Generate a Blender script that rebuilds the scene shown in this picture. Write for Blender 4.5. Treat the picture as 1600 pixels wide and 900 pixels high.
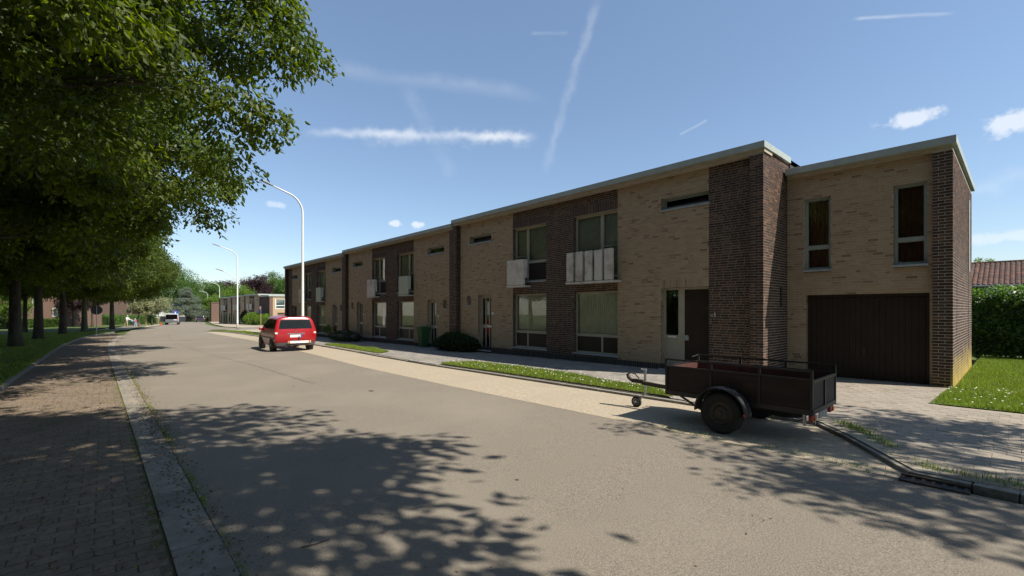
import bpy, math, random
import numpy as np
from mathutils import Vector
for o in list(bpy.data.objects): bpy.data.objects.remove(o)
scene = bpy.context.scene
R = math.radians
# ------------------------------------------------------------------ camera, world, sun, exposure
F_PX, CX, CY, ZC, SL = 712.0, 800.0, 484.0, 1.68, 0.0105      # focal length and horizon in photo pixels, eye height, street slope
YAW = R(48.08)
cam = bpy.data.cameras.new('camera'); cam.sensor_width = 36; cam.lens = 36*F_PX/1600
cam.shift_y = (CY-450)/1600; cam.clip_start = .05; cam.clip_end = 3000
co = bpy.data.objects.new('camera', cam); scene.collection.objects.link(co)
co.location = (0, 0, ZC); co.rotation_euler = (R(90), 0, YAW); scene.camera = co
FW = (-math.sin(YAW), math.cos(YAW)); RT = (math.cos(YAW), math.sin(YAW))
def ray(x, y):
    u = (x-CX)/F_PX; v = (CY-y)/F_PX
    return (FW[0]+u*RT[0], FW[1]+u*RT[1], v)
def gnd(x, y, off=0.0):
    d = ray(x, y); t = (ZC-off)/(SL*d[0]-d[2]); return Vector((d[0]*t, d[1]*t, ZC+d[2]*t))
def at(x, y, t):
    d = ray(x, y); return Vector((d[0]*t, d[1]*t, ZC+d[2]*t))
def gz(x): return SL*x
SUN = Vector((1, .39, 1.22)).normalized()
sun = bpy.data.lights.new('sun', 'SUN'); sun.energy = 5.0; sun.angle = R(.53); sun.color = (1, .93, .82)
so = bpy.data.objects.new('sun', sun); scene.collection.objects.link(so)
so.rotation_euler = SUN.to_track_quat('Z', 'Y').to_euler(); so.location = (20, 8, 30)
scene.view_settings.view_transform = 'Standard'; scene.view_settings.look = 'None'
scene.view_settings.exposure = 0.7; scene.view_settings.gamma = 1
world = bpy.data.worlds.new('World'); scene.world = world; world.use_nodes = True
NT = world.node_tree; NT.nodes.clear(); WL = NT.links
def wn(t, **k):
    n = NT.nodes.new(t)
    for a, b in k.items(): setattr(n, a, b)
    return n
def wm(op, a, b=None, c=None):
    n = wn('ShaderNodeMath', operation=op)
    for i, v in enumerate((a, b, c)):
        if v is None: continue
        if isinstance(v, (int, float)): n.inputs[i].default_value = v
        else: WL.new(v, n.inputs[i])
    return n.outputs[0]
def wdot(sock, v):
    n = wn('ShaderNodeVectorMath', operation='DOT_PRODUCT'); WL.new(sock, n.inputs[0]); n.inputs[1].default_value = v
    return n.outputs['Value']
def wramp(x, lo, hi):
    n = wn('ShaderNodeMapRange', interpolation_type='SMOOTHSTEP'); WL.new(x, n.inputs[0])
    n.inputs[1].default_value = lo; n.inputs[2].default_value = hi; return n.outputs[0]
sky = wn('ShaderNodeTexSky', sky_type='NISHITA'); sky.sun_disc = False
sky.sun_elevation = math.asin(SUN.z); sky.sun_rotation = R(90)-math.atan2(SUN.y, SUN.x)
sky.air_density = 1.0; sky.dust_density = .45; sky.ozone_density = 1.6; sky.altitude = 50
tc = wn('ShaderNodeTexCoord'); D = wn('ShaderNodeVectorMath', operation='NORMALIZE'); WL.new(tc.outputs['Generated'], D.inputs[0]); D = D.outputs[0]
def wnoise(scale, detail=4, rough=.6):
    n = wn('ShaderNodeTexNoise'); n.inputs['Scale'].default_value = scale; n.inputs['Detail'].default_value = detail
    n.inputs['Roughness'].default_value = rough; WL.new(D, n.inputs['Vector']); return n.outputs['Fac']
n_mid, n_fine = wnoise(9), wnoise(38, 5)
cover = None
def add_cover(m):
    global cover
    cover = m if cover is None else wm('ADD', cover, m)
def contrail(p, q, width, strength, rag=.5, noise=None):
    a = Vector(ray(*p)).normalized(); b = Vector(ray(*q)).normalized()
    n = a.cross(b).normalized(); mid = (a+b).normalized(); half = a.angle(b)/2; al = n.cross(mid).normalized()
    w = width/F_PX
    off = wm('ADD', wdot(D, n), wm('MULTIPLY', wm('SUBTRACT', noise or n_fine, .5), w*rag*2.5))
    across = wm('POWER', wramp(wm('ABSOLUTE', off), w*1.25, 0.0), 1.5)
    along = wramp(wm('ABSOLUTE', wdot(D, al)), math.sin(half)*1.02, math.sin(half)*.75)
    front = wm('GREATER_THAN', wdot(D, mid), 0)
    m = wm('MULTIPLY', wm('MULTIPLY', across, along), wm('MULTIPLY', front, wm('MULTIPLY', wm('ADD', .35, wm('MULTIPLY', wramp(n_mid, .3, .7), .65)), strength)))
    add_cover(m)
def cumulus(c, rx, ry, strength):
    v = Vector(ray(*c)).normalized(); ex = Vector((0, 0, 1)).cross(v).normalized(); ey = v.cross(ex)
    x = wm('DIVIDE', wdot(D, ex), rx/F_PX*.8); y = wm('DIVIDE', wdot(D, ey), ry/F_PX*.8)
    r = wm('SQRT', wm('ADD', wm('MULTIPLY', x, x), wm('MULTIPLY', y, y)))
    r = wm('ADD', r, wm('MULTIPLY', wm('SUBTRACT', n_fine, .5), 2.6))
    m = wm('MULTIPLY', wramp(r, 1.05, .35), wm('MULTIPLY', wm('GREATER_THAN', wdot(D, v), 0), strength))
    add_cover(m)
contrail((470, 207), (845, 214), 8, .5, .5); contrail((560, 212), (840, 216), 14, .25, 1)
contrail((936, -10), (848, 275), 9, .17, .8); contrail((630, 130), (710, 280), 16, .09, .6)
contrail((500, 106), (860, 150), 14, .12, .7, n_mid); contrail((1060, 212), (1107, 186), 2.2, .35)
contrail((1330, 29), (1497, 20), 2.6, .3); contrail((828, 52), (890, 51), 3, .16); contrail((1510, 300), (1620, 268), 12, .15, 1)
cumulus((1427, 186), 36, 12, .62); cumulus((1582, 192), 34, 18, .62); cumulus((1570, 370), 48, 9, .35)
cumulus((430, 320), 16, 7, .4); cumulus((617, 349), 14, 7, .6); cumulus((655, 351), 14, 7, .6)
veil = wn('ShaderNodeMix', data_type='RGBA'); veil.inputs[0].default_value = .2; WL.new(sky.outputs[0], veil.inputs[6]); veil.inputs[7].default_value = (2.1, 3.2, 4.8, 1)   # thin high haze
mixc = wn('ShaderNodeMix', data_type='RGBA'); WL.new(wm('MINIMUM', cover, 1), mixc.inputs[0]); WL.new(veil.outputs[2], mixc.inputs[6])
CLOUD = mixc.inputs[7]; CLOUD.default_value = (6.4, 6.55, 6.8, 1)
bg = wn('ShaderNodeBackground'); bg.inputs[1].default_value = .1; WL.new(mixc.outputs[2], bg.inputs[0])
wo = wn('ShaderNodeOutputWorld'); WL.new(bg.outputs[0], wo.inputs[0])

# ------------------------------------------------------------------ helpers
COL = scene.collection
rng = random.Random(7); nr = np.random.default_rng(7)
MATS = {}
def mat(name, c1, c2=None, scale=8, rough=.8, bump=0, bscale=None, metal=0, spec=.4, detail=5, lo=.35, hi=.65, c3=None, s3=.6, stretch=None, tone=None, trans=None, lichen=None):
    """procedural material: noise-mixed base colour, optional large stains (c3), per-piece tone, bump"""
    m = bpy.data.materials.new(name); m.use_nodes = True; nt = m.node_tree; L = nt.links; N = nt.nodes
    p = N['Principled BSDF']; p.inputs['Roughness'].default_value = rough; p.inputs['Metallic'].default_value = metal
    p.inputs['Specular IOR Level'].default_value = spec
    tcn = N.new('ShaderNodeTexCoord'); vec = tcn.outputs['Object']
    geo = N.new('ShaderNodeNewGeometry'); vec = geo.outputs['Position']
    if stretch:
        mp = N.new('ShaderNodeMapping'); mp.inputs['Scale'].default_value = stretch; L.new(vec, mp.inputs[0]); vec = mp.outputs[0]
    def noise(s, d=detail):
        n = N.new('ShaderNodeTexNoise'); n.inputs['Scale'].default_value = s; n.inputs['Detail'].default_value = d; n.inputs['Roughness'].default_value = .62
        L.new(vec, n.inputs['Vector']); return n.outputs['Fac']
    def ramp(x, a, b):
        n = N.new('ShaderNodeMapRange'); L.new(x, n.inputs[0]); n.inputs[1].default_value = a; n.inputs[2].default_value = b; return n.outputs[0]
    def mix(f, a, b, blend='MIX'):
        n = N.new('ShaderNodeMix'); n.data_type = 'RGBA'; n.blend_type = blend
        for s, v in ((0, f), (6, a), (7, b)):
            if hasattr(v, 'links') or hasattr(v, 'is_linked'): L.new(v, n.inputs[s])
            elif isinstance(v, (int, float)): n.inputs[s].default_value = v
            else: n.inputs[s].default_value = (*v, 1)
        return n.outputs[2]
    col = None
    if c2 is None: c2 = tuple(x*.75 for x in c1)
    if tone:       # palette picked per piece: attribute 'tone' in joined meshes, object random in single pieces
        at_ = N.new('ShaderNodeAttribute'); at_.attribute_name = 'tone'
        oi = N.new('ShaderNodeObjectInfo')
        mm = N.new('ShaderNodeMath'); mm.operation = 'GREATER_THAN'; L.new(at_.outputs['Fac'], mm.inputs[0]); mm.inputs[1].default_value = .0001
        mx = N.new('ShaderNodeMix'); L.new(mm.outputs[0], mx.inputs[0]); L.new(oi.outputs['Random'], mx.inputs[2]); L.new(at_.outputs['Fac'], mx.inputs[3])
        cr = N.new('ShaderNodeValToRGB'); cr.color_ramp.interpolation = 'LINEAR'
        els = cr.color_ramp.elements
        while len(els) < len(tone): els.new(.5)
        for e, (ps, c) in zip(els, tone): e.position = ps; e.color = (*c, 1)
        L.new(mx.outputs[0], cr.inputs[0])
        col = mix(ramp(noise(scale), lo, hi), cr.outputs[0], mix(1.0, cr.outputs[0], (.72, .72, .72), 'MULTIPLY'))
    else:
        col = mix(ramp(noise(scale), lo, hi), c1, c2)
    if c3 is not None: col = mix(ramp(noise(s3, 4), .48, .68), col, c3)
    if lichen:     # yellow lichen spreading up from the ground with a ragged edge
        sx = N.new('ShaderNodeSeparateXYZ'); L.new(geo.outputs['Position'], sx.inputs[0])
        ad0 = N.new('ShaderNodeMath'); ad0.operation = 'MULTIPLY_ADD'; L.new(noise(2.2, 5), ad0.inputs[0]); ad0.inputs[1].default_value = -1.3; L.new(sx.outputs['Z'], ad0.inputs[2])
        col = mix(ramp(ad0.outputs[0], .12, -.75), col, lichen)
    L.new(col, p.inputs['Base Color'])
    if bump:
        b = N.new('ShaderNodeBump'); b.inputs['Strength'].default_value = bump; b.inputs['Distance'].default_value = .01
        L.new(noise(bscale or scale*4), b.inputs['Height']); L.new(b.outputs[0], p.inputs['Normal'])
    if trans is not None:
        tr = N.new('ShaderNodeBsdfTranslucent'); 
        L.new(mix(1.0, col, trans, 'MULTIPLY'), tr.inputs[0])
        ad = N.new('ShaderNodeAddShader'); L.new(p.outputs[0], ad.inputs[0]); L.new(tr.outputs[0], ad.inputs[1])
        L.new(ad.outputs[0], N['Material Output'].inputs[0])
    MATS[name] = m; return m
def glass_mat(name, tint=(.9, .95, .93), rough=0.0, dark=None, ior=1.75):
    m = bpy.data.materials.new(name); m.use_nodes = True; N = m.node_tree.nodes; L = m.node_tree.links
    N.remove(N['Principled BSDF']); fr = N.new('ShaderNodeFresnel'); fr.inputs[0].default_value = ior
    gl = N.new('ShaderNodeBsdfGlossy'); gl.inputs['Roughness'].default_value = rough; gl.inputs['Color'].default_value = (1, 1, 1, 1)
    tr = N.new('ShaderNodeBsdfTransparent'); tr.inputs[0].default_value = (*tint, 1)
    mx = N.new('ShaderNodeMixShader'); L.new(fr.outputs[0], mx.inputs[0]); L.new(tr.outputs[0], mx.inputs[1]); L.new(gl.outputs[0], mx.inputs[2])
    L.new(mx.outputs[0], N['Material Output'].inputs[0]); MATS[name] = m; return m

WORLD = {}          # world position of each parent, so that meshes can be authored in world coordinates
def tag(o, label=None, cat=None, group=None, kind=None):
    if label: o['label'] = label
    if cat: o['category'] = cat
    if group: o['group'] = group
    if kind: o['kind'] = kind
    return o
def thing(name, loc, label, cat, group=None, rz=0):
    o = bpy.data.objects.new(name, None); COL.objects.link(o); o.location = loc; o.rotation_euler[2] = rz; o.empty_display_size = .2
    WORLD[o] = Vector(loc); return tag(o, label, cat, group)
class MB:
    def __init__(s): s.v = []; s.f = []; s.t = []; s.sm = False
    def box(s, x0, x1, y0, y1, z0, z1, tone=None, skip=()):
        n = len(s.v)
        s.v += [(x0,y0,z0),(x1,y0,z0),(x1,y1,z0),(x0,y1,z0),(x0,y0,z1),(x1,y0,z1),(x1,y1,z1),(x0,y1,z1)]
        F = {'b':(0,3,2,1),'t':(4,5,6,7),'f':(0,1,5,4),'k':(2,3,7,6),'l':(3,0,4,7),'r':(1,2,6,5)}
        s.f += [tuple(n+i for i in q) for k, q in F.items() if k not in skip]
        if tone is not None: s.t += [tone]*8
        return s
    def obox(s, c, ax, ay, az, hx, hy, hz):      # oriented box: centre, unit axes, half sizes
        c = Vector(c); ax, ay, az = Vector(ax)*hx, Vector(ay)*hy, Vector(az)*hz; n = len(s.v)
        for k in (-1, 1):
            for i, j in ((-1,-1),(1,-1),(1,1),(-1,1)): s.v.append(tuple(c+ax*i+ay*j+az*k))
        s.f += [tuple(n+i for i in q) for q in ((0,3,2,1),(4,5,6,7),(0,1,5,4),(2,3,7,6),(3,0,4,7),(1,2,6,5))]; return s
    def bar(s, a, b, w, h=None):                 # square bar between two points
        a, b = Vector(a), Vector(b); d = (b-a); l = d.length; d.normalize()
        up = Vector((0,0,1)) if abs(d.z) < .95 else Vector((0,1,0)); sx = d.cross(up).normalized(); sz = sx.cross(d)
        return s.obox((a+b)/2, d, sx, sz, l/2, w/2, (h or w)/2)
    def quad(s, *p):
        n = len(s.v); s.v += [tuple(q) for q in p]; s.f.append(tuple(range(n, n+len(p)))); return s
    def tube(s, pts, rad, seg=8, cap=True):
        pts = [Vector(p) for p in pts]; n0 = len(s.v); k = len(pts)
        if not hasattr(rad, '__len__'): rad = [rad]*k
        ref = None
        for i, p in enumerate(pts):
            d = (pts[min(i+1, k-1)]-pts[max(i-1, 0)]).normalized()
            if ref is None: ref = Vector((1,0,0)) if abs(d.x) < .8 else Vector((0,1,0))
            a = d.cross(ref).normalized(); b = d.cross(a).normalized(); ref = -d.cross(a).cross(d) if False else ref
            for j in range(seg):
                t = 2*math.pi*j/seg; s.v.append(tuple(p+(a*math.cos(t)+b*math.sin(t))*rad[i]))
        for i in range(k-1):
            for j in range(seg):
                q = (j+1) % seg; s.f.append((n0+i*seg+j, n0+i*seg+q, n0+(i+1)*seg+q, n0+(i+1)*seg+j))
        if cap: s.f.append(tuple(n0+j for j in range(seg))[::-1]); s.f.append(tuple(n0+(k-1)*seg+j for j in range(seg)))
        return s
    def lathe(s, c, axis, prof, seg=24, cap=True):         # prof: (offset along axis, radius)
        c, d = Vector(c), Vector(axis).normalized(); ref = Vector((0,0,1)) if abs(d.z) < .9 else Vector((1,0,0))
        a = d.cross(ref).normalized(); b = d.cross(a); n0 = len(s.v); k = len(prof)
        for o, r in prof:
            for j in range(seg):
                t = 2*math.pi*j/seg; s.v.append(tuple(c+d*o+(a*math.cos(t)+b*math.sin(t))*r))
        for i in range(k-1):
            for j in range(seg):
                q = (j+1) % seg; s.f.append((n0+i*seg+j, n0+i*seg+q, n0+(i+1)*seg+q, n0+(i+1)*seg+j))
        if cap: s.f.append(tuple(n0+j for j in range(seg))[::-1]); s.f.append(tuple(n0+(k-1)*seg+j for j in range(seg)))
        return s
    def prism(s, pts, z0f, z1f):                 # polygon (x, y) extruded between z functions
        n = len(s.v); k = len(pts)
        s.v += [(x, y, z0f(x)) for x, y in pts]+[(x, y, z1f(x)) for x, y in pts]
        s.f.append(tuple(n+k+i for i in range(k)))
        for i in range(k): j = (i+1) % k; s.f.append((n+i, n+j, n+k+j, n+k+i))
        return s
    def build(s, name, m, parent=None, world=True, smooth=None, kind=None, bevel=0):
        me = bpy.data.meshes.new(name); w = WORLD.get(parent, Vector((0,0,0))) if world else Vector((0,0,0))
        v = [(a-w.x, b-w.y, c-w.z) for a, b, c in s.v] if w.length else s.v
        me.from_pydata(v, [], s.f)
        if s.t:
            at_ = me.attributes.new('tone', 'FLOAT', 'POINT'); at_.data.foreach_set('value', np.array(s.t, dtype=np.float32))
        return link(name, me, m, parent, s.sm if smooth is None else smooth, kind, bevel)
def link(name, me, m, parent=None, smooth=False, kind=None, bevel=0):
    o = bpy.data.objects.new(name, me); COL.objects.link(o)
    if m is not None and not me.materials: me.materials.append(MATS[m] if isinstance(m, str) else m)
    if parent is not None:
        o.parent = parent; WORLD[o] = WORLD.get(parent, Vector((0,0,0)))
    if smooth: me.polygons.foreach_set('use_smooth', [True]*len(me.polygons))
    if bevel:
        b = o.modifiers.new('bevel', 'BEVEL'); b.width = bevel; b.segments = 2; b.limit_method = 'ANGLE'
    if kind: o['kind'] = kind
    me.update(); return o
def np_mesh(name, V, Fc, m, parent=None, tone=None, smooth=False, kind=None):
    """fast mesh from numpy vertices and equal-sized faces"""
    me = bpy.data.meshes.new(name); V = np.asarray(V, np.float32).reshape(-1, 3); Fc = np.asarray(Fc, np.int32); k = Fc.shape[1]
    w = WORLD.get(parent); 
    if w is not None: V = V-np.array(w, np.float32)
    me.vertices.add(len(V)); me.vertices.foreach_set('co', V.ravel())
    me.loops.add(Fc.size); me.loops.foreach_set('vertex_index', Fc.ravel())
    me.polygons.add(len(Fc)); me.polygons.foreach_set('loop_start', np.arange(0, Fc.size, k, dtype=np.int32))
    me.update(calc_edges=True)
    me.polygons.foreach_set('use_smooth', np.zeros(len(Fc), bool))
    if tone is not None:
        a = me.attributes.new('tone', 'FLOAT', 'POINT'); a.data.foreach_set('value', np.asarray(tone, np.float32))
    return link(name, me, m, parent, smooth, kind)
def copy_tree(o, parent=None):
    c = o.copy(); COL.objects.link(c)
    if parent is not None: c.parent = parent
    for ch in o.children: copy_tree(ch, c)
    return c
def sheet(name, pts, off, m, kind='structure', parent=None):
    b = MB(); b.quad(*[(x, y, gz(x)+off) for x, y in pts]); return b.build(name, m, parent, kind=kind)
def strip_pts(edge_a, edge_b): return edge_a+edge_b[::-1]
def lerp_poly(pl, x):                             # y of a polyline given by falling x
    for (x0, y0), (x1, y1) in zip(pl, pl[1:]):
        if (x0-x)*(x1-x) <= 0 and x0 != x1: return y0+(y1-y0)*(x-x0)/(x1-x0)
    return pl[0][1] if x > pl[0][0] else pl[-1][1]

# ------------------------------------------------------------------ materials
mat('asphalt', (.25,.217,.172), (.122,.106,.084), 85, .9, .7, 120, c3=(.215,.187,.148), s3=.35, lo=.38, hi=.62, spec=.3)
mat('asphalt_dark', (.05,.048,.045), (.035,.034,.032), 30, .9)
mat('bay_concrete', (.395,.335,.245), (.255,.215,.155), 22, .95, .3, 90, c3=(.31,.26,.19), s3=.9)
mat('kerb_concrete', (.26,.24,.205), (.17,.158,.135), 14, .9, .3, 70, c3=(.17,.16,.135), s3=1.4)
mat('gutter_concrete', (.285,.25,.205), (.19,.168,.135), 10, .9, .3, 80, c3=(.15,.14,.115), s3=1.2)
mat('sand_joint', (.40,.35,.27), (.27,.24,.17), 30, 1)
mat('moss_joint', (.11,.085,.058), (.085,.085,.04), 3, 1, lo=.45, hi=.6)
mat('paver_grey', None or (.3,.3,.3), None, 18, .9, .3, 90, tone=[(0,(.20,.185,.165)),(.4,(.27,.25,.22)),(.75,(.31,.28,.24)),(1,(.23,.20,.175))], c3=(.20,.185,.155), s3=.8)
mat('paver_drive', (.3,.3,.3), None, 20, .9, .3, 90, tone=[(0,(.25,.215,.17)),(.5,(.285,.245,.195)),(1,(.32,.275,.22))], c3=(.26,.23,.19), s3=.9)
mat('paver_left', (.3,.3,.3), None, 25, .95, .4, 90, tone=[(0,(.175,.132,.095)),(.5,(.20,.152,.11)),(1,(.225,.172,.125))], c3=(.125,.10,.065), s3=1.1)
mat('soil', (.10,.08,.05), (.06,.05,.03), 8, 1)
mat('lawn', (.07,.105,.016), (.045,.07,.012), 5, 1, .5, 60, c3=(.08,.10,.025), s3=.5)
mat('grass', (.1,.2,.03), None, 4, .7, tone=[(0,(.075,.125,.010)),(.5,(.12,.18,.016)),(.85,(.17,.22,.03)),(1,(.26,.24,.08))], trans=(.8,.8,.4), spec=.2)
mat('daisy', (.8,.8,.76), (.7,.7,.62), 30, .8)
mat('dandelion', (.75,.55,.03), None, 30, .8)
mat('litter', (.1,.1,.1), None, 30, .9, tone=[(0,(.06,.035,.02)),(.6,(.13,.08,.04)),(1,(.20,.15,.05))])
mat('brick_light', (.3,.2,.1), None, 60, .9, 0, tone=[(0,(.21,.128,.082)),(.05,(.27,.175,.115)),(.15,(.355,.252,.155)),(.7,(.392,.288,.18)),(1,(.42,.318,.205))], spec=.2)
mat('brick_dark', (.1,.1,.1), None, 60, .85, 0, tone=[(0,(.045,.028,.02)),(.5,(.075,.043,.03)),(.85,(.105,.058,.038)),(1,(.15,.085,.05))], spec=.25)
mat('brick_lichen', (.1,.1,.1), None, 60, .85, 0, tone=[(0,(.045,.028,.02)),(.5,(.075,.043,.03)),(.85,(.105,.058,.038)),(1,(.15,.085,.05))], spec=.25, lichen=(.40,.30,.07))
mat('mortar_lichen', (.46,.43,.39), (.36,.34,.31), 20, 1, lichen=(.48,.36,.10))
mat('mortar_light', (.37,.34,.29), (.31,.285,.24), 20, 1)
mat('mortar_dark', (.31,.29,.26), (.24,.225,.205), 20, 1)
mat('plinth', (.1,.1,.1), None, 40, .8, tone=[(0,(.03,.026,.024)),(1,(.055,.047,.042))])
mat('frame_beige', (.33,.30,.235), (.30,.27,.21), 6, .45, spec=.5)
mat('frame_grey', (.26,.29,.26), (.22,.245,.22), 6, .45, spec=.5)
mat('fascia', (.34,.37,.34), (.29,.315,.29), 3, .45, spec=.5)
mat('soffit', (.42,.36,.28), (.30,.25,.19), 4, .9, stretch=(1,4,4))
mat('sill_stone', (.34,.35,.36), (.25,.26,.27), 10, .7)
mat('panel_brown', (.028,.02,.016), (.022,.016,.013), 5, .45, spec=.25)
mat('door_brown', (.030,.020,.015), (.022,.015,.011), 3, .5, spec=.2)
mat('black', (.015,.015,.015), (.012,.012,.012), 5, .6)
mat('bitumen', (.02,.02,.022), (.03,.03,.03), 5, .9)
mat('concrete_panel', (.60,.56,.50), (.50,.46,.41), 25, .9, .2, 120, c3=(.36,.30,.25), s3=2)
mat('concrete_green', (.44,.47,.37), (.36,.39,.30), 20, .9, .2, 120)
mat('interior', (.5,.47,.42), None, 3, .9)
mat('curtain_white', (.78,.78,.75), (.68,.68,.64), 4, .9, trans=(.35,.35,.35))
mat('curtain_brown', (.30,.13,.095), (.22,.095,.07), 5, .9)
glass_mat('glass'); mat('glass_car', (.012,.015,.015), None, 5, .06, spec=.22)
mat('white_paint', (.78,.78,.76), (.7,.7,.68), 10, .5)
mat('steel_white', (.62,.62,.60), (.54,.54,.52), 6, .5, spec=.5)
mat('galvanised', (.45,.46,.47), (.36,.37,.38), 20, .4, metal=.8)
mat('lamp_head', (.25,.25,.24), None, 6, .5)
mat('bark', (.07,.056,.042), (.035,.028,.022), 9, 1, .8, 22, stretch=(1,1,.25), c3=(.10,.11,.06), s3=.8)
def leafmat(n, a, b, c, tr=(1.6,1.7,.7), rough=.5):
    mat(n, a, None, 3, rough, tone=[(0,a),(.55,b),(1,c)], trans=tr, spec=.22)
leafmat('leaf', (.015,.026,.003), (.026,.042,.004), (.060,.080,.006), (3.3,3.0,.5))
leafmat('leaf_bright', (.055,.085,.010), (.075,.125,.016), (.11,.16,.025))
leafmat('leaf_mid', (.03,.06,.014), (.05,.09,.02), (.075,.12,.025))
leafmat('leaf_pale', (.10,.12,.05), (.17,.18,.09), (.28,.27,.17), (.7,.7,.5))
leafmat('leaf_cedar', (.085,.11,.075), (.13,.16,.115), (.19,.22,.17), (.4,.4,.4))
leafmat('leaf_purple', (.018,.010,.012), (.032,.016,.018), (.05,.024,.024), (.8,.5,.5))
leafmat('leaf_dark', (.010,.022,.007), (.018,.036,.010), (.03,.052,.014), (.8,.8,.5))
leafmat('leaf_hedge', (.022,.048,.008), (.036,.068,.010), (.06,.095,.014), (.7,.8,.4))
leafmat('leaf_flower', (.16,.10,.16), (.2,.14,.2), (.25,.2,.25), (.5,.5,.5))
mat('wood_stake', (.36,.24,.13), (.28,.18,.10), 12, .9)
mat('trailer_wood', (.020,.010,.008), (.014,.0075,.006), 6, .6, .2, 60, stretch=(1,1,6), c3=(.045,.02,.014), s3=1.5)
mat('trailer_inner', (.085,.03,.022), (.055,.02,.015), 8, .7)
mat('trailer_steel', (.014,.014,.016), (.02,.019,.019), 14, .42, spec=.5, c3=(.04,.02,.012), s3=4)
mat('fender_plastic', (.018,.02,.024), (.024,.026,.03), 10, .4, spec=.5)
mat('rubber', (.016,.016,.016), (.022,.021,.02), 18, .85)
mat('rim_rust', (.06,.052,.045), (.04,.032,.026), 15, .6, metal=.3)
mat('lens_red', (.30,.012,.012), None, 5, .25, spec=.6)
mat('lens_orange', (.5,.16,.02), None, 5, .25, spec=.6)
mat('lens_clear', (.6,.6,.58), None, 5, .2, spec=.6)
mat('rust_iron', (.07,.05,.038), (.045,.035,.03), 18, .8, metal=.3)
mat('car_red', (.29,.009,.013), (.27,.0085,.012), 2, .22, spec=.6)
mat('bumper_grey', (.10,.105,.11), (.085,.09,.095), 8, .5)
mat('chrome', (.75,.75,.75), None, 5, .15, metal=1)
mat('alloy', (.42,.43,.44), (.36,.37,.38), 10, .35, metal=.7)
mat('car_white', (.72,.73,.74), (.7,.7,.71), 2, .25, spec=.6)
mat('car_dark', (.03,.034,.04), None, 2, .25, spec=.6)
mat('car_blue', (.05,.08,.14), None, 2, .25, spec=.6)
mat('plate_white', (.78,.76,.72), None, 5, .5)
mat('eu_blue', (.02,.06,.35), None, 5, .5)
mat('sign_blue', (.015,.11,.5), None, 5, .5); mat('sign_red', (.55,.02,.02), None, 5, .5)
mat('bin_green', (.035,.10,.035), (.028,.085,.03), 8, .5)
mat('orange_paint', (.55,.2,.03), None, 5, .5)
mat('roof_tile', (.1,.1,.1), None, 12, .85, tone=[(0,(.06,.032,.025)),(.5,(.09,.045,.033)),(1,(.16,.07,.042))], c3=(.07,.045,.035), s3=.8)
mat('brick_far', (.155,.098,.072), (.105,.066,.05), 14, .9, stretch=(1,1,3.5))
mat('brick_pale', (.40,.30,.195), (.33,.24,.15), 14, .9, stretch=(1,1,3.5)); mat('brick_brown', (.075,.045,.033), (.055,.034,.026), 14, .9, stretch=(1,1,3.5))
mat('render_white', (.7,.69,.66), None, 4, .9)
mat('canvas', (.62,.58,.5), (.5,.46,.39), 4, .9, stretch=(6,6,.5))
mat('skin', (.5,.3,.22), None, 8, .6); mat('hair_grey', (.45,.42,.38), None, 20, .8)
mat('cloth_white', (.75,.74,.72), None, 8, .9); mat('cloth_tan', (.42,.33,.24), None, 8, .9)
mat('cloth_blue', (.22,.4,.6), None, 8, .9); mat('cloth_navy', (.03,.04,.07), None, 8, .9); mat('cloth_red', (.5,.05,.03), None, 8, .9)
mat('helmet', (.35,.6,.55), None, 8, .4); mat('pink', (.6,.15,.3), None, 8, .8)
# ------------------------------------------------------------------ the setting: ground, road, bays, pavement, lawns
b = MB(); b.quad((-420,-300,gz(-420)-.09),(320,-300,gz(320)-.09),(320,420,gz(320)-.09),(-420,420,gz(-420)-.09)); b.build('ground', 'lawn', kind='structure')
ROAD_L = [(40,.68),(-3,.67),(-9,.64),(-19,.55),(-31,.5),(-38,.6),(-44,.9),(-54,1.4),(-70,2.5),(-85,4.8),(-103,7.9),(-125,11),(-152,14.6),(-260,28)]
GUT_L = [(40,.36),(-3,.36),(-9,.32),(-19,.23),(-31,.15),(-38,.25),(-44,.55),(-54,1.05)]
BAY_L = [(40,-1.72),(-15,-1.72),(-35,-1.7),(-44,-1.35),(-54,-.45),(-62,.9)]
ROAD_R = [(40,5.9),(-.2,5.9),(-3,5.98),(-9,6.0),(-14,6.15),(-19,6.55),(-27,7.1),(-36,7.4),(-48,7.5),(-57,7.9),(-62,9.5),(-66,13),(-72,13.2),(-78,12.4),(-103,14.5),(-125,17.5),(-152,21),(-260,35)]
KERB = [(-.75,6.08),(-1.55,7.25),(-2.0,7.8),(-5,7.85),(-13,7.9),(-17,8.1),(-20,8.35),(-25,8.6),(-35,8.9),(-48,9.1),(-54,8.8),(-57,7.95)]
sheet('road', ROAD_L+ROAD_R[::-1], 0, 'asphalt')
sheet('parking_bay', [(-.35,5.905)]+[p for p in ROAD_R if -58 < p[0] < -.3]+KERB[::-1][0:]+[(-.4,6.05)], .003, 'bay_concrete')
sheet('verge_lawn', [(40,-1.85),(-15,-1.85),(-35,-1.83),(-44,-1.48),(-54,-.58),(-62,.8),(-71,1.9),(-71,-1.4),(-85,-.4),(-100,2.4),(-118,3),(-118,-60),(40,-60)], .05, 'lawn')
sheet('side_path', [(-71,2.2),(-78,3.5),(-98,7),(-98,3.6),(-85,1.2),(-71,-1.0)], .056, 'bay_concrete')
sheet('far_verge', [(-71,2.6),(-80,4.0),(-92,6.2),(-92,4.8),(-80,2.9)], .07, 'lawn')
sheet('far_bay', [(-76,3.5),(-92,6.2),(-108,8.8),(-110,7.9),(-92,5.2)], .0750, 'bay_concrete')
sheet('far_pavement', [(-60,10.3),(-66,14.2),(-78,13.3),(-103,15.6),(-152,22),(-152,26),(-103,20),(-62,30),(-43,30),(-43,12.2)], .03, 'bay_concrete')
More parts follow.
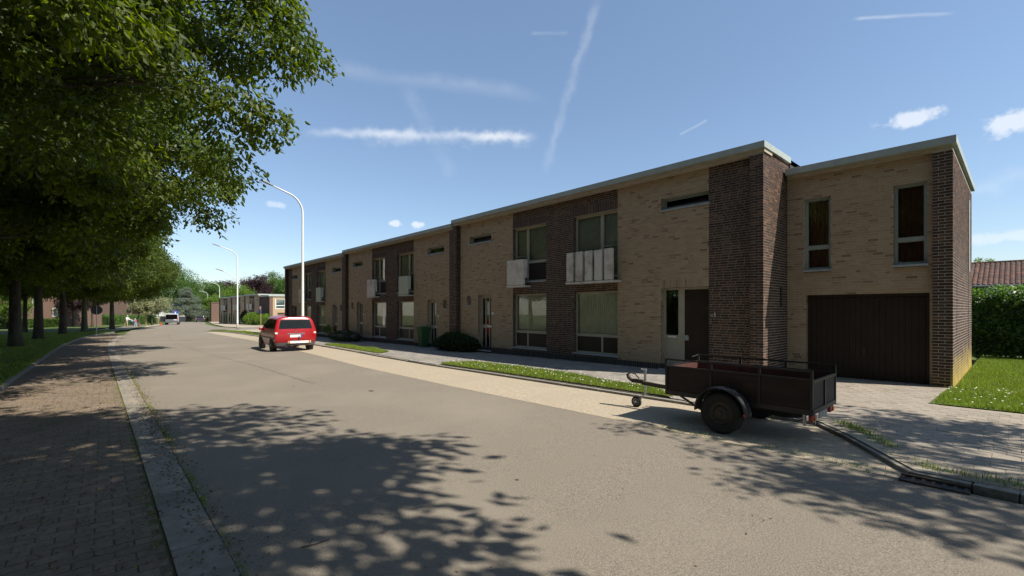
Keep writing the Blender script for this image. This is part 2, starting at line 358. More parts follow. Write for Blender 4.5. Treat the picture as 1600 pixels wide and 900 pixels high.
sheet('side_street', [(-62.5,9.2),(-66,13.2),(-70,13.0),(-72,26),(-62,26),(-59,11.5)], .036, 'asphalt')
sheet('pavement_bed', [(-4.1,11.85),(-4.1,8.0)]+[(x,y+.13) for x,y in KERB if -57 < x < -4.2]+[(-57,9),(-50,11.85)], .058, 'sand_joint')
sheet('driveway_bed', [(14,6.05),(-.7,6.12),(-1.5,7.28),(-1.97,7.84),(-4.08,7.92),(-4.08,13.6),(-.92,13.6),(-.92,10.62),(14,10.62)], .061, 'sand_joint')
sheet('side_lawn', [(14,10.65),(-1.05,10.65),(-.98,13.1),(-.9,13.4),(-.9,60),(30,60),(30,10.65)], .075, 'lawn')
left_bed = sheet('parking_strip', GUT_L+BAY_L[::-1], -.001, 'moss_joint')

def inpoly(x, y, P):
    c = False
    for (x0,y0),(x1,y1) in zip(P, P[1:]+P[:1]):
        if (y0 > y) != (y1 > y) and x < (x1-x0)*(y-y0)/(y1-y0)+x0: c = not c
    return c
def view_size(p):
    t = p[0]*FW[0]+p[1]*FW[1]
    if t < .6: return 0
    u = (p[0]*RT[0]+p[1]*RT[1])/t*F_PX+CX; v = CY-(p[2]-ZC)/t*F_PX
    return 1/t if -20 < u < 1620 and -20 < v < 920 else 0
def pieces(name, boxes, m, parent, quota, singles=True):
    """boxes: (x0,x1,y0,y1,z0,z1,key); the `quota` that show largest become objects sharing meshes by key, the rest one joined part"""
    order = sorted(range(len(boxes)), key=lambda i: -view_size(((boxes[i][0]+boxes[i][1])/2, (boxes[i][2]+boxes[i][3])/2, boxes[i][5])) if boxes[i][6] else 0)
    pick = [i for i in order[:quota] if boxes[i][6] and view_size((boxes[i][0], boxes[i][2], boxes[i][5])) > 0]
    ps = set(pick); shared = {}; w = WORLD.get(parent, Vector((0,0,0)))
    for i in pick:
        x0,x1,y0,y1,z0,z1,key = boxes[i]
        if key not in shared:
            q = MB(); hx, hy, hz = (x1-x0)/2, (y1-y0)/2, (z1-z0)/2; q.box(-hx,hx,-hy,hy,-hz,hz)
            o = q.build(name, m, parent, world=False); shared[key] = o.data
        else: o = link(name, shared[key], m, parent)
        o.location = Vector(((x0+x1)/2, (y0+y1)/2, (z0+z1)/2))-w
    rest = [bx for i, bx in enumerate(boxes) if i not in ps]
    if rest:
        A = np.array([r[:6] for r in rest]); idx = np.array([[0,2,4],[1,2,4],[1,3,4],[0,3,4],[0,2,5],[1,2,5],[1,3,5],[0,3,5]])
        V = A[:, idx].reshape(-1, 3)
        Q = np.array([(0,3,2,1),(4,5,6,7),(0,1,5,4),(2,3,7,6),(3,0,4,7),(1,2,6,5)])
        Fc = (np.arange(len(A))[:,None,None]*8+Q[None]).reshape(-1, 4)
        tone = np.repeat(nr.uniform(.02, 1, len(A)), 8)
        np_mesh(name, V, Fc, m, parent, tone=tone, kind='stuff' if len(rest) > 1 else None)

def jit(a): return rng.uniform(-a, a)
# left parking strip: small pavers laid across, mossy joints
bx = []; P = [(x, y) for x, y in GUT_L]+BAY_L[::-1]
x = 3.0; k = 0
while x > -52:
    y = lerp_poly(BAY_L, x)+.02+(k % 2)*-.11; yr = lerp_poly(GUT_L, x)-.02; yl = lerp_poly(BAY_L, x)+.02
    while y < yr:
        a, c = max(y, yl), min(y+.21, yr)
        if c-a > .05:
            z = gz(x-.05)+jit(.0015); bx.append((x-.105, x, a, c, z-.05, z+.004, 'p' if c-a > .205 else None))
        y += .221
    x -= .116; k += 1
pieces('paver', bx, 'paver_left', left_bed, 300)
# gutter of long concrete slabs along the left road edge
gut = sheet('gutter', [(x, y) for x, y in GUT_L]+[(x, y) for x, y in ROAD_L if x >= -54][::-1], -.006, 'moss_joint')
x = 4.0
while x > -50:
    l = rng.choice((1.6, 2.0, 2.0, 2.4)); q = MB(); a, c = x-.012, x-l
    q.prism([(a, lerp_poly(GUT_L,a)+.004),(a, lerp_poly(ROAD_L,a)-.012+jit(.006)),(c, lerp_poly(ROAD_L,c)-.012+jit(.006)),(c, lerp_poly(GUT_L,c)+.004)][::-1], lambda X: gz(X)-.04, lambda X: gz(X)+.012)
    q.build('gutter_slab', 'gutter_concrete', gut); x -= l
def kerb_run(name, line, w, h, step, m, inner=1):
    """kerb stones along a polyline; each stone its own part"""
    bed = MB(); 
    pts = []
    for (x0,y0),(x1,y1) in zip(line, line[1:]):
        n = max(1, round(math.hypot(x1-x0, y1-y0)/step))
        for i in range(n): pts.append((x0+(x1-x0)*i/n, y0+(y1-y0)*i/n))
    pts.append(line[-1]); par = None
    for i, (p, q) in enumerate(zip(pts, pts[1:])):
        d = Vector((q[0]-p[0], q[1]-p[1])); l = d.length; d /= l; n = Vector((-d.y, d.x))*inner
        if par is None:
            bb = MB(); P2 = [(x, y) for x, y in pts]; off = [(x+n.x*w*.8, y+n.y*w*.8) for x, y in pts]
            for (a0, a1, b1, b0) in zip(P2, P2[1:], off[1:], off): bb.quad(*[(x, y, gz(x)+.002) for x, y in (a0, a1, b1, b0)])
            par = bb.build(name, 'soil', kind='structure')
        a = Vector(p)+d*.006; c = Vector(q)-d*.006; hh = h+jit(.004)
        poly = [a, c, c+n*w, a+n*w]
        if inner < 0: poly = poly[::-1]
        s = MB(); s.prism([(v.x, v.y) for v in poly], lambda X: gz(X)-.08, lambda X, hh=hh: gz(X)+hh); s.build('kerb_stone', m, par, bevel=.006)
kerb_run('street_kerb', KERB, .11, .05, 1.0, 'kerb_concrete', -1)
kerb_run('left_kerb', [(x, y) for x, y in BAY_L if x < 10]if False else [(4,-1.72)]+BAY_L[1:], .1, .085, 1.0, 'kerb_concrete', 1)
kerb_run('right_kerb', [(-.74,6.07),(-.3,6.03),(0,5.99),(12,5.97)][::-1], .14, .055, 1.0, 'kerb_concrete', -1)
# drain grate in the gutter at the corner of the driveway
dg = thing('drain_grate', (-.56,5.93,gz(-.56)), 'rusty slotted drain grate set in the road edge at the kerb corner', 'drain')
q = MB(); q.box(-.80,-.30,5.86,6.03,-.04,.006); q.build('pit_shade', 'black', dg)  # solid black block paints the darkness below the bars
q = MB(); q.box(-.80,-.30,6.0,6.03,-.02,.03); q.box(-.80,-.30,5.845,5.865,-.02,.012); q.build('frame', 'rust_iron', dg)
for i in range(7):
    q = MB(); q.box(-.79+i*.075,-.765+i*.075,5.866,5.999,-.02,.014); q.build('bar', 'rust_iron', dg)
# pavement slabs in front of the houses and tiles of the driveway
VERGES = [[(-12.4,8.05),(-8.5,8.03),(-4.35,8.0),(-4.9,8.5),(-7.5,9.1),(-10,9.25),(-12.1,9.15),(-12.6,8.6)],
          [(-17.6,8.45),(-20,8.6),(-25,8.85),(-25,9.55),(-20,9.5),(-18,9.1)],
          [(-31,9.0),(-40,9.2),(-48,9.35),(-53.5,9.05),(-56.4,8.2),(-57,9.3),(-52,10.6),(-40,10.3),(-31,10.0)]]
PAVE = [(-4.1,11.79),(-4.1,8.0)]+[(x,y+.13) for x,y in KERB if -57 < x < -4.2]+[(-50,11.79)]
bed = bpy.data.objects['pavement_bed']; bx = []
for k in range(14):
    y = 7.95+k*.3
    for i in range(150):
        x = -4.1-i*.3-(k%2)*.15
        if inpoly(x-.15, y+.15, PAVE) and not any(inpoly(x-.15, y+.15, V) for V in VERGES): 
            z = gz(x-.15)+.065+jit(.003); bx.append((x-.292, x, y, y+.292, z-.05, z, None))
pieces('paving_slab', bx, 'paver_grey', bed, 0)
bed = bpy.data.objects['driveway_bed']; DR = [(14,6.14),(-.55,6.14),(-1.4,7.4),(-1.85,7.92),(-4.05,8.0),(-4.05,13.3),(-.93,13.3),(-.93,10.6),(14,10.6)]; bx = []
for k in range(34):
    y = 6.14+k*.22
    for i in range(66):
        x = 6.5-i*.22-(k%2)*.11
        if inpoly(x-.11, y+.11, DR): z = gz(x-.11)+.066+jit(.0012); bx.append((x-.212, x, y, y+.212, z-.05, z, 't'))
pieces('paving_tile', bx, 'paver_drive', bed, 300)
for i, V in enumerate(VERGES): sheet('grass_verge', V, .085, 'soil')
# seam crack and tar spots on the asphalt
def crack(name, pts, w):
    q = MB(); P = []
    for (a, c) in zip(pts, pts[1:]):
        n = max(2, int((Vector(c)-Vector(a)).length/.25))
        for i in range(n): P.append((a[0]+(c[0]-a[0])*i/n+jit(.02), a[1]+(c[1]-a[1])*i/n+jit(.025)))
    ws = [w*rng.uniform(.3, 1.3) for _ in P]
    for (a, c, wa, wb) in zip(P, P[1:], ws, ws[1:]):
        q.quad((a[0], a[1]-wa, gz(a[0])+.004), (c[0], c[1]-wb, gz(c[0])+.004), (c[0], c[1]+wb, gz(c[0])+.004), (a[0], a[1]+wa, gz(a[0])+.004))
    q.build(name, 'asphalt_dark', bpy.data.objects['road'])
g2 = lambda x, y: tuple(gnd(x, y)[:2])
crack('seam_crack', [(g2(490,600)),g2(400,572),g2(320,552),g2(268,533),g2(262,522),g2(285,514)], .007)
for x, y, r in ((580,611,.09),(808,750,.025),(492,598,.04),(458,604,.035)):
    c = gnd(x, y); q = MB(); q.quad(*[(c.x+r*math.cos(t*.63)*rng.uniform(.7,1.2), c.y+r*.6*math.sin(t*.63)*rng.uniform(.7,1.2), gz(c.x)+.0045) for t in range(10)]); q.build('tar_spot', 'asphalt_dark', bpy.data.objects['road'])

# ------------------------------------------------------------------ houses
YF, YP, YR = 11.80, 11.60, 19.0       # wall plane, pillar plane, back
RZ = .064                               # course height
class Lay:
    """collects bricks of one house, by material"""
    def __init__(s): s.b = {}
    def add(s, m, *bx): s.b.setdefault(m, []).append(bx)
    def run(s, axis, p, u0, u1, z0, z1, m, holes=(), k0=0):
        """axis 'x': wall facing -Y at y=p (u = x); axis 'y': wall facing +X at x=p (u = y)"""
        z = z0; k = 0
        while z < z1-.03:
            h = min(.053, z1-z-.004); u = u0-rng.uniform(0, .14) if u1-u0 > .45 else u0-(.1 if k % 2 else 0)
            while u < u1:
                l = .19 if rng.random() < .82 or u < u0 or u1-u0 < .45 else .09; a, c = max(u, u0), min(u+l, u1); zm = z+h/2
                if u1-c < .04: c = u1
                segs = [(a, c)]
                for (h0, h1, g0, g1) in holes:
                    if g0 < zm < g1:
                        ns = []
                        for (p0, p1) in segs:
                            if p1 <= h0 or p0 >= h1: ns.append((p0, p1))
                            else:
                                if p0 < h0-.02: ns.append((p0, h0))
                                if p1 > h1+.02: ns.append((h1, p1))
                        segs = ns
                for (p0, p1) in segs:
                    if p1-p0 < .025: continue
                    key = ('f' if l > .1 else 'h')+axis if abs(p1-p0-l) < .002 and h > .052 else None
                    if axis == 'x': s.add(m, p0, p1, p, p+.04, z, z+h, key)
                    else: s.add(m, p-.04, p, p0, p1, z, z+h, key)
                u += l+.01
            z += RZ; k += 1
    def soldier(s, p, u0, u1, z0, z1, m):
        u = u0+.003
        while u < u1-.02:
            s.add(m, u, min(u+.053, u1), p, p+.04, z0, z1, None); u += .064
    def build(s, parent, quota):
        tot = sum(len(v) for v in s.b.values())
        for m, L in s.b.items(): pieces('brick', L, m, parent, int(quota*len(L)/tot))
def slab_with_holes(mb, x0, x1, y0, y1, z0, z1, holes):
    xs = sorted({x0, x1, *[h for q in holes for h in q[:2] if x0 < h < x1]}); zs = sorted({z0, z1, *[h for q in holes for h in q[2:] if z0 < h < z1]})
    for a, c in zip(xs, xs[1:]):
        for e, f in zip(zs, zs[1:]):
            if not any(h[0]-1e-4 <= a and c <= h[1]+1e-4 and h[2]-1e-4 <= e and f <= h[3]+1e-4 for h in holes): mb.box(a, c, y0, y1, e, f)
def curtain(x0, x1, y, z0, z1, m, win, wave=.09, amp=.025):
    n = max(6, int((x1-x0)/wave*6)); q = MB(); xs = [x0+(x1-x0)*i/n for i in range(n+1)]
    ph = rng.random()*6
    for x in xs:
        yy = y+amp*math.sin((x-x0)/wave*2*math.pi+ph+math.sin(x*7)*.6); q.v += [(x, yy, z0), (x, yy, z1)]
    q.f = [(2*i, 2*i+2, 2*i+3, 2*i+1) for i in range(n)]; q.build('curtain', m, win, smooth=True)
def window(par, x0, x1, z0, z1, cells, fm='frame_beige', yf=11.94, fw=.05, sill=True, cur=None, split=(), name='window', panel='panel_brown', bars=(), inner=.028, tilt=0):
    """frame mesh with panes and panels; cells: (x0, x1, z0, z1, kind)"""
    q = MB(); q.box(x0, x0+fw, yf, yf+.06, z0, z1); q.box(x1-fw, x1, yf, yf+.06, z0, z1); q.box(x0+fw, x1-fw, yf+.001, yf+.059, z1-fw, z1); q.box(x0+fw, x1-fw, yf+.001, yf+.059, z0, z0+fw)
    for (a, c, e, f) in bars: q.box(a, c, yf-.004, yf+.058, e, f)
    for (a, c, e, f, kd) in cells:
        if kd == 'glass':      # slim casement inside the frame
            w = inner; q.box(a, a+w, yf+.012, yf+.05, e, f); q.box(c-w, c, yf+.012, yf+.05, e, f); q.box(a+w, c-w, yf+.013, yf+.049, e, e+w); q.box(a+w, c-w, yf+.013, yf+.049, f-w, f)
    W = q.build(name, fm, par)
    for (a, c, e, f, kd) in cells:
        q = MB()
        if kd == 'glass':
            t = [jit(.0012) for _ in range(2)]
            q.quad((a+.02, yf+.03+t[0], e+.02), (c-.02, yf+.03-t[0], e+.02), (c-.02, yf+.03+t[1]+tilt, f-.02), (a+.02, yf+.03-t[1]+tilt, f-.02)); q.build('pane', 'glass', W)
        else: q.box(a+.004, c-.004, yf+.02, yf+.05, e+.004, f-.004); q.build('panel', panel, W)
    if sill: q = MB(); q.box(x0-.03, x1+.03 if sill is True else x1, 11.77+(yf-11.94), yf+.02, z0-.05, z0-.004); q.build('sill', 'sill_stone', W)
    if cur: 
        for (a, c, e, f, m) in cur: curtain(a, c, yf+.11, e, f, m, W)
    return W
def balcony(par, kind, x0, x1, fl, m):
    y0 = 11.46; q = MB(); q.box(x0-.02, x1+.02, y0-.01, 11.82, fl+2.52, fl+2.585); bo = q.build('balcony', m, par, bevel=.008)
    if kind == 'slats':
        n = 5 if x1-x0 > 1.2 else 3; w = (x1-x0)/n
        for i in range(n):
            q = MB(); q.box(x0+i*w+.02, x0+(i+1)*w-.085, y0, y0+.11, fl+2.60+jit(.006), fl+3.55+jit(.008)); q.build('slat', m, bo, bevel=.008)
    else:
        q = MB(); q.box(x0, x1, y0, y0+.08, fl+2.60, fl+3.54); q.build('front_panel', m, bo, bevel=.008)
        q = MB(); q.box(x1-.09, x1-.002, y0+.082, y0+.20, fl+2.86, fl+3.535); q.build('side_panel', m, bo, bevel=.006)
    return bo
def house(typ, m, Xc, fl, label, bal, quota=0, bal_mat='concrete_panel', cur=('curtain_white','curtain_white'), no1=False):
    H = thing('terraced_house', (Xc+m*3.1, YF, gz(Xc)+.06), label, 'house', 'terraced houses along the street')
    X = lambda s: Xc+m*s
    def xr(a, c): return (min(X(a), X(c)), max(X(a), X(c)))
    W = 6.64 if typ == 'A' else 6.19
    se = 5.25 if typ == 'A' else 5.92; sp = 6.34 if typ == 'A' else 5.92
    door = (3.88, 5.25) if typ == 'A' else (3.73, 4.59); slit = (3.88, 5.25) if typ == 'A' else (3.73, 5.2)
    hs = [(*xr(.63,2.41), fl+.2, fl+2.29), (*xr(.63,2.41), fl+2.69, fl+4.80), (*xr(*door), fl+.02, fl+2.30), (*xr(*slit), fl+4.45, fl+4.83)]
    if typ == 'B': hs.append((*xr(5.12,5.42), fl+1.84, fl+2.28))
    zb, zt = fl-.3, fl+5.41
    # mortar shell with openings, one part per brick colour, plus party walls, floors and back
    for a, c, mm in ((0, 2.41, 'mortar_dark'), (2.41, se, 'mortar_light')) + (((se, sp, 'mortar_dark'),) if typ == 'A' else ()):
        q = MB(); slab_with_holes(q, *xr(a, c), YF+.0035, YF+.25, zb, zt, hs); q.build('wall', mm, H)
    q = MB(); q.box(*xr(sp, W-.004), YP+.0035, YF+.25, zb, zt); q.build('pillar', 'mortar_dark', H)
    q = MB(); q.box(*xr(0, .1), YF+.26, YR, zb, zt); q.box(*xr(W-.12, W-.006), YF+.26, YR, zb, zt); q.box(*xr(.11, W-.13), YR-.2, YR, zb, zt)
    q.box(*xr(.11, W-.13), YF+.26, YR-.21, fl-.15, fl-.01); q.box(*xr(.11, W-.13), YF+.26, YR-.21, fl+2.42, fl+2.6); q.box(*xr(.11, W-.13), YF+4.4, YF+4.5, fl, fl+2.41); q.box(*xr(.11, W-.13), YF+4.4, YF+4.5, fl+2.61, zt)
    q.build('inner_walls', 'interior', H)
    # bricks
    L = Lay(); zp = fl+.16
    L.run('x', YF, *xr(0, 2.41), zp, zt, 'brick_dark', hs+[(*xr(.63,2.41), fl+4.805, fl+5.06)]); L.soldier(YF, *xr(.63,2.41), fl+4.805, fl+5.08, 'brick_dark')
    L.run('x', YF, *xr(2.41, se), zp, zt, 'brick_light', hs+[(*xr(*door), fl+2.3, fl+2.505)]); L.soldier(YF, *xr(*door), fl+2.305, fl+2.519, 'brick_light')
    if typ == 'A': L.run('x', YF, *xr(se, sp), zp, zt, 'brick_dark')
    L.run('x', YP, *xr(sp, W), fl-.25, zt, 'brick_dark')
    xin = X(sp)                                     # pillar cheek that faces +X
    if m < 0: L.run('y', xin+.036, YP+.04, YF, fl-.25, zt, 'brick_dark')
    for (a, c, e, f) in hs: L.run('y', a+.004, YF+.045, YF+.14, e, f, 'brick_light' if a > min(X(2.41), X(se))-.01 and c < max(X(2.41), X(se))+.01 else 'brick_dark')
    u0, u1 = xr(0, sp); L.soldier(YF-.002, u0, u1, fl-.3, fl+.152, 'plinth')
    if typ == 'A' and m > 0: L.run('y', X(W), YP+.043, YF+3.2, fl-.25, zt+.1, 'brick_dark')
    L.build(H, quota)
    # windows
    fm = 'frame_beige'; s1 = 1.72
    def cell(a, c, e, f, kd): x0, x1 = xr(a, c); return (x0, x1, fl+e, fl+f, kd)
    def bar(a, c, e, f): x0, x1 = xr(a, c); return (x0, x1, fl+e, fl+f)
    x0, x1 = xr(.63, 2.41)
    cw = (lambda e, f, mm: (x0+.04, x1-.04, fl+e, fl+f, mm))
    window(H, x0+.003, x1-.003, fl+.255, fl+2.285, [cell(.68,2.36,.87,2.235,'glass'), cell(.68,s1-.03,.305,.80,'panel'), cell(s1+.03,2.36,.305,.80,'panel')], fm, bars=[bar(.68,2.36,.80,.87), bar(s1-.03,s1+.03,.305,.80)], cur=[cw(.86,2.22,cur[0])])
    window(H, x0+.003, x1-.003, fl+2.745, fl+4.795, [cell(.68,s1-.04,3.5,4.745,'glass'), cell(.68,s1-.04,2.795,3.42,'panel'), cell(s1+.04,2.36,2.795,4.745,'glass')], fm, bars=[bar(s1-.04,s1+.04,2.795,4.745), bar(.68,s1-.04,3.42,3.5), bar(s1+.04,2.36,3.70,3.73)], cur=[cw(2.8,4.72,cur[1])])
    x0, x1 = xr(*slit); window(H, x0+.003, x1-.003, fl+4.505, fl+4.825, [(x0+.05,x1-.05,fl+4.55,fl+4.78,'glass')], 'frame_grey', fw=.035, tilt=rng.choice((.09,.0,.07)) if not no1 else .10)
    if typ == 'B': x0, x1 = xr(5.12,5.42); window(H, x0+.003, x1-.003, fl+1.89, fl+2.275, [(x0+.04,x1-.04,fl+1.93,fl+2.24,'glass')], 'frame_grey', fw=.03, name='slit_window')
    # front door
    x0, x1 = xr(*door); yd = 11.95
    q = MB(); fwd = .055; q.box(x0+.003, x0+fwd, yd, yd+.07, fl+.03, fl+2.295); q.box(x1-fwd, x1-.003, yd, yd+.07, fl+.03, fl+2.295); q.box(x0+fwd, x1-fwd, yd+.001, yd+.069, fl+2.235, fl+2.294)
    if typ == 'A':
        xa, xb = xr(4.32, 4.50); q.box(xa, xb, yd+.001, yd+.069, fl+.03, fl+2.235); sl = xr(3.935, 4.32)
        q.box(*sl, yd+.002, yd+.068, fl+.88, fl+.97); q.box(*sl, yd+.002, yd+.068, fl+.03, fl+.10)
    dr = q.build('front_door', 'frame_beige', H)
    if typ == 'A':
        q = MB(); q.quad((sl[0], yd+.035, fl+.97), (sl[1], yd+.035, fl+.97), (sl[1], yd+.035, fl+2.235), (sl[0], yd+.035, fl+2.235)); q.build('pane', 'glass', dr)
        q = MB(); q.box(sl[0]+.002, sl[1]-.002, yd+.02, yd+.05, fl+.10, fl+.88); q.build('side_panel', 'frame_beige', dr)
        q = MB(); q.box(sl[0]+.07, sl[1]-.05, yd-.01, yd+.001, fl+.895, fl+.945); q.build('letter_slot', 'steel_white', dr)
        lf = xr(4.505, 5.19); q = MB(); q.box(*lf, yd+.01, yd+.06, fl+.04, fl+2.23); q.build('door_leaf', 'door_brown', dr)
        hx = X(4.56); q = MB(); q.box(hx-.07, hx+.07, yd-.05, yd+.009, fl+.84, fl+.98); q.build('handle_plate', 'frame_grey', dr, bevel=.006)
        q = MB(); q.lathe((X(5.14), yd+.01, fl+1.72), (0,-1,0), [(0,.015),(.01,.015)], 10); q.build('spy_hole', 'chrome', dr)
    else:
        w = (x1-x0-2*fwd); q = MB(); n = 3
        for i in range(n+1): xx = x0+fwd+w*i/n; q.box(max(xx-.028, x0+fwd), min(xx+.028, x1-fwd), yd+.012, yd+.06, fl+.04, fl+2.233)
        for (e, f) in ((.04,.14),(.92,1.06),(2.16,2.232)): q.box(x0+fwd, x1-fwd, yd+.011, yd+.061, fl+e, fl+f)
        q.build('door_leaf', 'frame_beige', dr)
        q = MB(); q.quad((x0+fwd, yd+.04, fl+.1), (x1-fwd, yd+.04, fl+.1), (x1-fwd, yd+.04, fl+2.2), (x0+fwd, yd+.04, fl+2.2)); q.build('pane', 'glass', dr)
        q = MB(); q.box((x0+x1)/2-.02, x1-.1, yd-.002, yd+.0105, fl+.965, fl+1.015); q.build('letter_slot', 'white_paint', dr)
        q = MB(); xp = x1+.10 ; q.box(xp-.045, xp+.045, YF-.012, YF-.001, fl+1.49, fl+1.57); q.build('number_plate', 'white_paint', H)
    q = MB(); q.box(x0-.04, x1-.0, YF-.09, yd+.06, fl-.03, fl+.018); q.build('door_step', 'sill_stone', H)
    if no1:        # house number 1 beside a bell push
        xn = X(5.37); q = MB(); q.box(xn+.03, xn+.048, YF-.008, YF-.001, fl+1.50, fl+1.60); q.quad((xn+.012, YF-.006, fl+1.572), (xn+.03, YF-.006, fl+1.585), (xn+.03, YF-.006, fl+1.60)); q.build('house_number', 'white_paint', H)
        q = MB(); q.box(xn-.055, xn-.02, YF-.015, YF-.001, fl+1.51, fl+1.56); q.build('bell_push', 'frame_grey', H)
    # balcony, soffit, roof
    if bal == 'slats': a, c = xr(.60, 2.52); balcony(H, 'slats', a, c, fl, bal_mat)
    elif bal == 'slats3': a, c = xr(1.55, 2.5); balcony(H, 'slats', a, c, fl, bal_mat)
    elif bal: a, c = xr(1.45, 2.38); balcony(H, 'panel', a, c, fl, bal_mat)
    q = MB(); q.box(*xr(.001, W+(.03 if typ == 'A' else -.001)), YP-.03 if False else 11.58, YF+.3, zt+.001, zt+.085); q.build('soffit', 'soffit', H)
    q = MB(); q.box(*xr(.001, W+(.06 if typ == 'A' else -.001)), 11.50, YF+1.55, zt+.086, zt+.24); rf = q.build('roof', 'fascia', H, bevel=.006)
    q = MB(); q.box(*xr(.001, W+(.03 if typ == 'A' else -.001)), YF+1.56, YR+.2, zt+.07, zt+.20); q.build('roof_deck', 'bitumen', rf)
    for i in range(1, 3):                            # joints between the fascia sheets
        xj = X(W*i/3); q = MB(); q.box(xj-.004, xj+.004, 11.496, 11.499, zt+.09, zt+.236); q.build('fascia_joint', 'frame_grey', rf)
    if m > 0 and typ == 'A':
        q = MB(); q.box(X(W)-.02, X(W)+.03, YF+1.57, YR, fl+5.1, zt+.20); q.build('upstand', 'bitumen', rf)
    return H
c1 = -10.68
house('A', 1, c1, 0, 'end house with wide dark front door numbered 1 and balcony of five concrete slats', 'slats', 300, no1=True)
house('B', -1, c1, 0, 'house with solid white balcony panel and slatted glass door, left of the door numbered 1', 'panel', 0)
c2 = c1-12.38
house('B', 1, c2, -.137, 'house with green wheelie bin in front and tall pale green balcony panel', 'panel', 0, 'concrete_green')
house('B', -1, c2, -.137, 'house with stained pinkish balcony panel, in the middle of the row', 'panel', 0)
c3 = c2-12.38
house('B', 1, c3, -.274, 'house with pale green balcony panel above the red car and low shrubs', 'panel', 0, 'concrete_green')
house('A', -1, c3, -.274, 'leftmost house of the near row, with dark brick end pillar behind the lamp post', 'slats3', 0)

# garage wing on the right, set back
G = thing('garage_wing', (-2.5,13.2,.05), 'brick wing with brown garage door and two tall windows, right end of the row', 'garage')
x0, x1, yp, yw, zt = -4.03, -.92, 13.09, 13.22, 5.03; xp = -1.235
hs = [(-3.60,-1.29,-.1,2.06), (-3.64,-3.08,2.62,4.47), (-1.89,-1.33,2.62,4.47)]
q = MB(); slab_with_holes(q, x0, xp, yw+.0035, yw+.25, -.2, zt, hs); q.build('wall', 'mortar_light', G)
q = MB(); q.box(xp, x1-.0035, yp+.0035, 18.6, -.2, zt); q.build('end_wall', 'mortar_lichen', G)
q = MB(); q.box(x0+.01, xp-.01, 18.3, 18.6, -.2, zt); q.box(x0+.01, xp-.01, yw+.26, 18.29, 2.3, 2.45); q.box(x0+.01, xp-.01, yw+4, yw+4.1, 2.46, zt); q.box(x0+.001,x0+.1,yw+.26,18.29,-.2,zt); q.box(xp-.09,xp-.001,yw+.26,18.29,2.46,zt); q.build('inner_walls', 'interior', G)
L = Lay()
L.run('x', yw, x0, xp, .0, zt, 'brick_light', hs+[(-3.6,-1.29,2.0,2.07)])
L.run('x', yp, xp, x1-.04, -.05, zt, 'brick_dark'); L.run('y', x1, yp, 18.6, -.05, zt, 'brick_lichen')
for (a, c, e, f) in hs: L.run('y', a+.004, yw+.045, yw+.14, e, f, 'brick_light')
L.build(G, 300)
for (a, c) in ((-3.64,-3.08), (-1.89,-1.33)):
    window(G, a+.003, c-.003, 2.68, 4.465, [(a+.045,c-.045,3.28,4.42,'glass'), (a+.045,c-.045,2.725,3.20,'glass')], 'frame_grey', yf=yw+.09, fw=.042, bars=[(a+.045,c-.045,3.2,3.28)], cur=[(a+.03,c-.03,2.75,4.4,'curtain_brown')], inner=.018)
q = MB(); q.box(-3.597,-3.53,yw+.1,yw+.18,-.05,2.055); q.box(-1.36,-1.293,yw+.1,yw+.18,-.05,2.055); q.box(-3.53,-1.36,yw+.101,yw+.179,1.98,2.054)
gd = q.build('garage_door', 'door_brown', G)
n = 19; w = 2.16/n
for i in range(n):
    q = MB(); a = -3.527+i*w; q.box(a+.002, a+w-.002, yw+.125, yw+.16, .055, 1.975); q.build('board', 'door_brown', gd, bevel=.003)
q = MB(); q.box(-3.525,-1.365,yw+.15,yw+.17,.03,1.976); q.build('backing', 'black', gd)
q = MB(); q.box(-2.47,-2.42,yw+.10,yw+.124,.62,.78); q.bar((-2.49,yw+.095,.74),(-2.40,yw+.095,.74),.02); q.build('handle', 'trailer_steel', gd)
q = MB(); q.box(x0+.03, x1-.03, yp+.01, yw+.3, zt+.001, zt+.075); q.build('soffit', 'soffit', G)
q = MB(); q.box(x0+.035, x1+.06, 12.96, 18.75, zt+.076, zt+.235); q.build('roof', 'fascia', G, bevel=.006)
q = MB(); q.box(x1-.002, x1+.004, 13.95, 13.975, 1.1, 2.3); q.build('joint', 'black', G)
q = MB(); q.box(x1-.002, x1+.004, 17.3, 17.33, .6, 4.9); q.build('joint', 'black', G)
q = MB(); q.tube([(x1+.02,17.2,2.7),(x1+.02,17.2,4.6)], .018, 8); q.build('vent_pipe', 'white_paint', G)
q = MB(); q.box(-4.0395,-4.025,12.72,12.84,1.75,2.25); q.build('vent_slot', 'black', bpy.data.objects['terraced_house'])
# ------------------------------------------------------------------ trailer parked in the bay
def wheel(par, c, r, w, side, tyre='rubber', rim='rim_rust', name='wheel', seg=28, world=True):
    """wheel on an axle along Y; side = -1 or +1 is the outer face"""
    c = Vector(c); q = MB(); h = w/2
    q.lathe(c, (0,side,0), [(-h*.8,r*.60),(-h,r*.80),(-h*.85,r*.95),(-h*.5,r),(h*.5,r),(h*.85,r*.95),(h,r*.80),(h*.8,r*.60)], seg, cap=False); ty = q.build(name, tyre, par, world, smooth=True)
    q = MB(); q.lathe(c, (0,side,0), [(-h*.5,r*.6),(h*.72,r*.61),(h*.80,r*.57),(h*.45,r*.52),(h*.35,r*.40),(h*.62,r*.28),(h*.62,r*.12),(h*.9,r*.10),(h*.9,r*.02)], seg); q.build('rim', rim, ty, world, smooth=False)
    return ty
T = thing('box_trailer', (-2.7,7.05,gz(-2.7)), 'dark brown open box trailer with black mudguard parked beside the driveway', 'trailer')
xa, xb, ya, yb, zb, zs, zr = -3.68, -1.70, 6.50, 7.58, .42, .80, .925
q = MB(); q.box(xa+.03,xb-.03,ya+.03,yb-.03,zb,zb+.02); q.build('floor', 'trailer_inner', T)
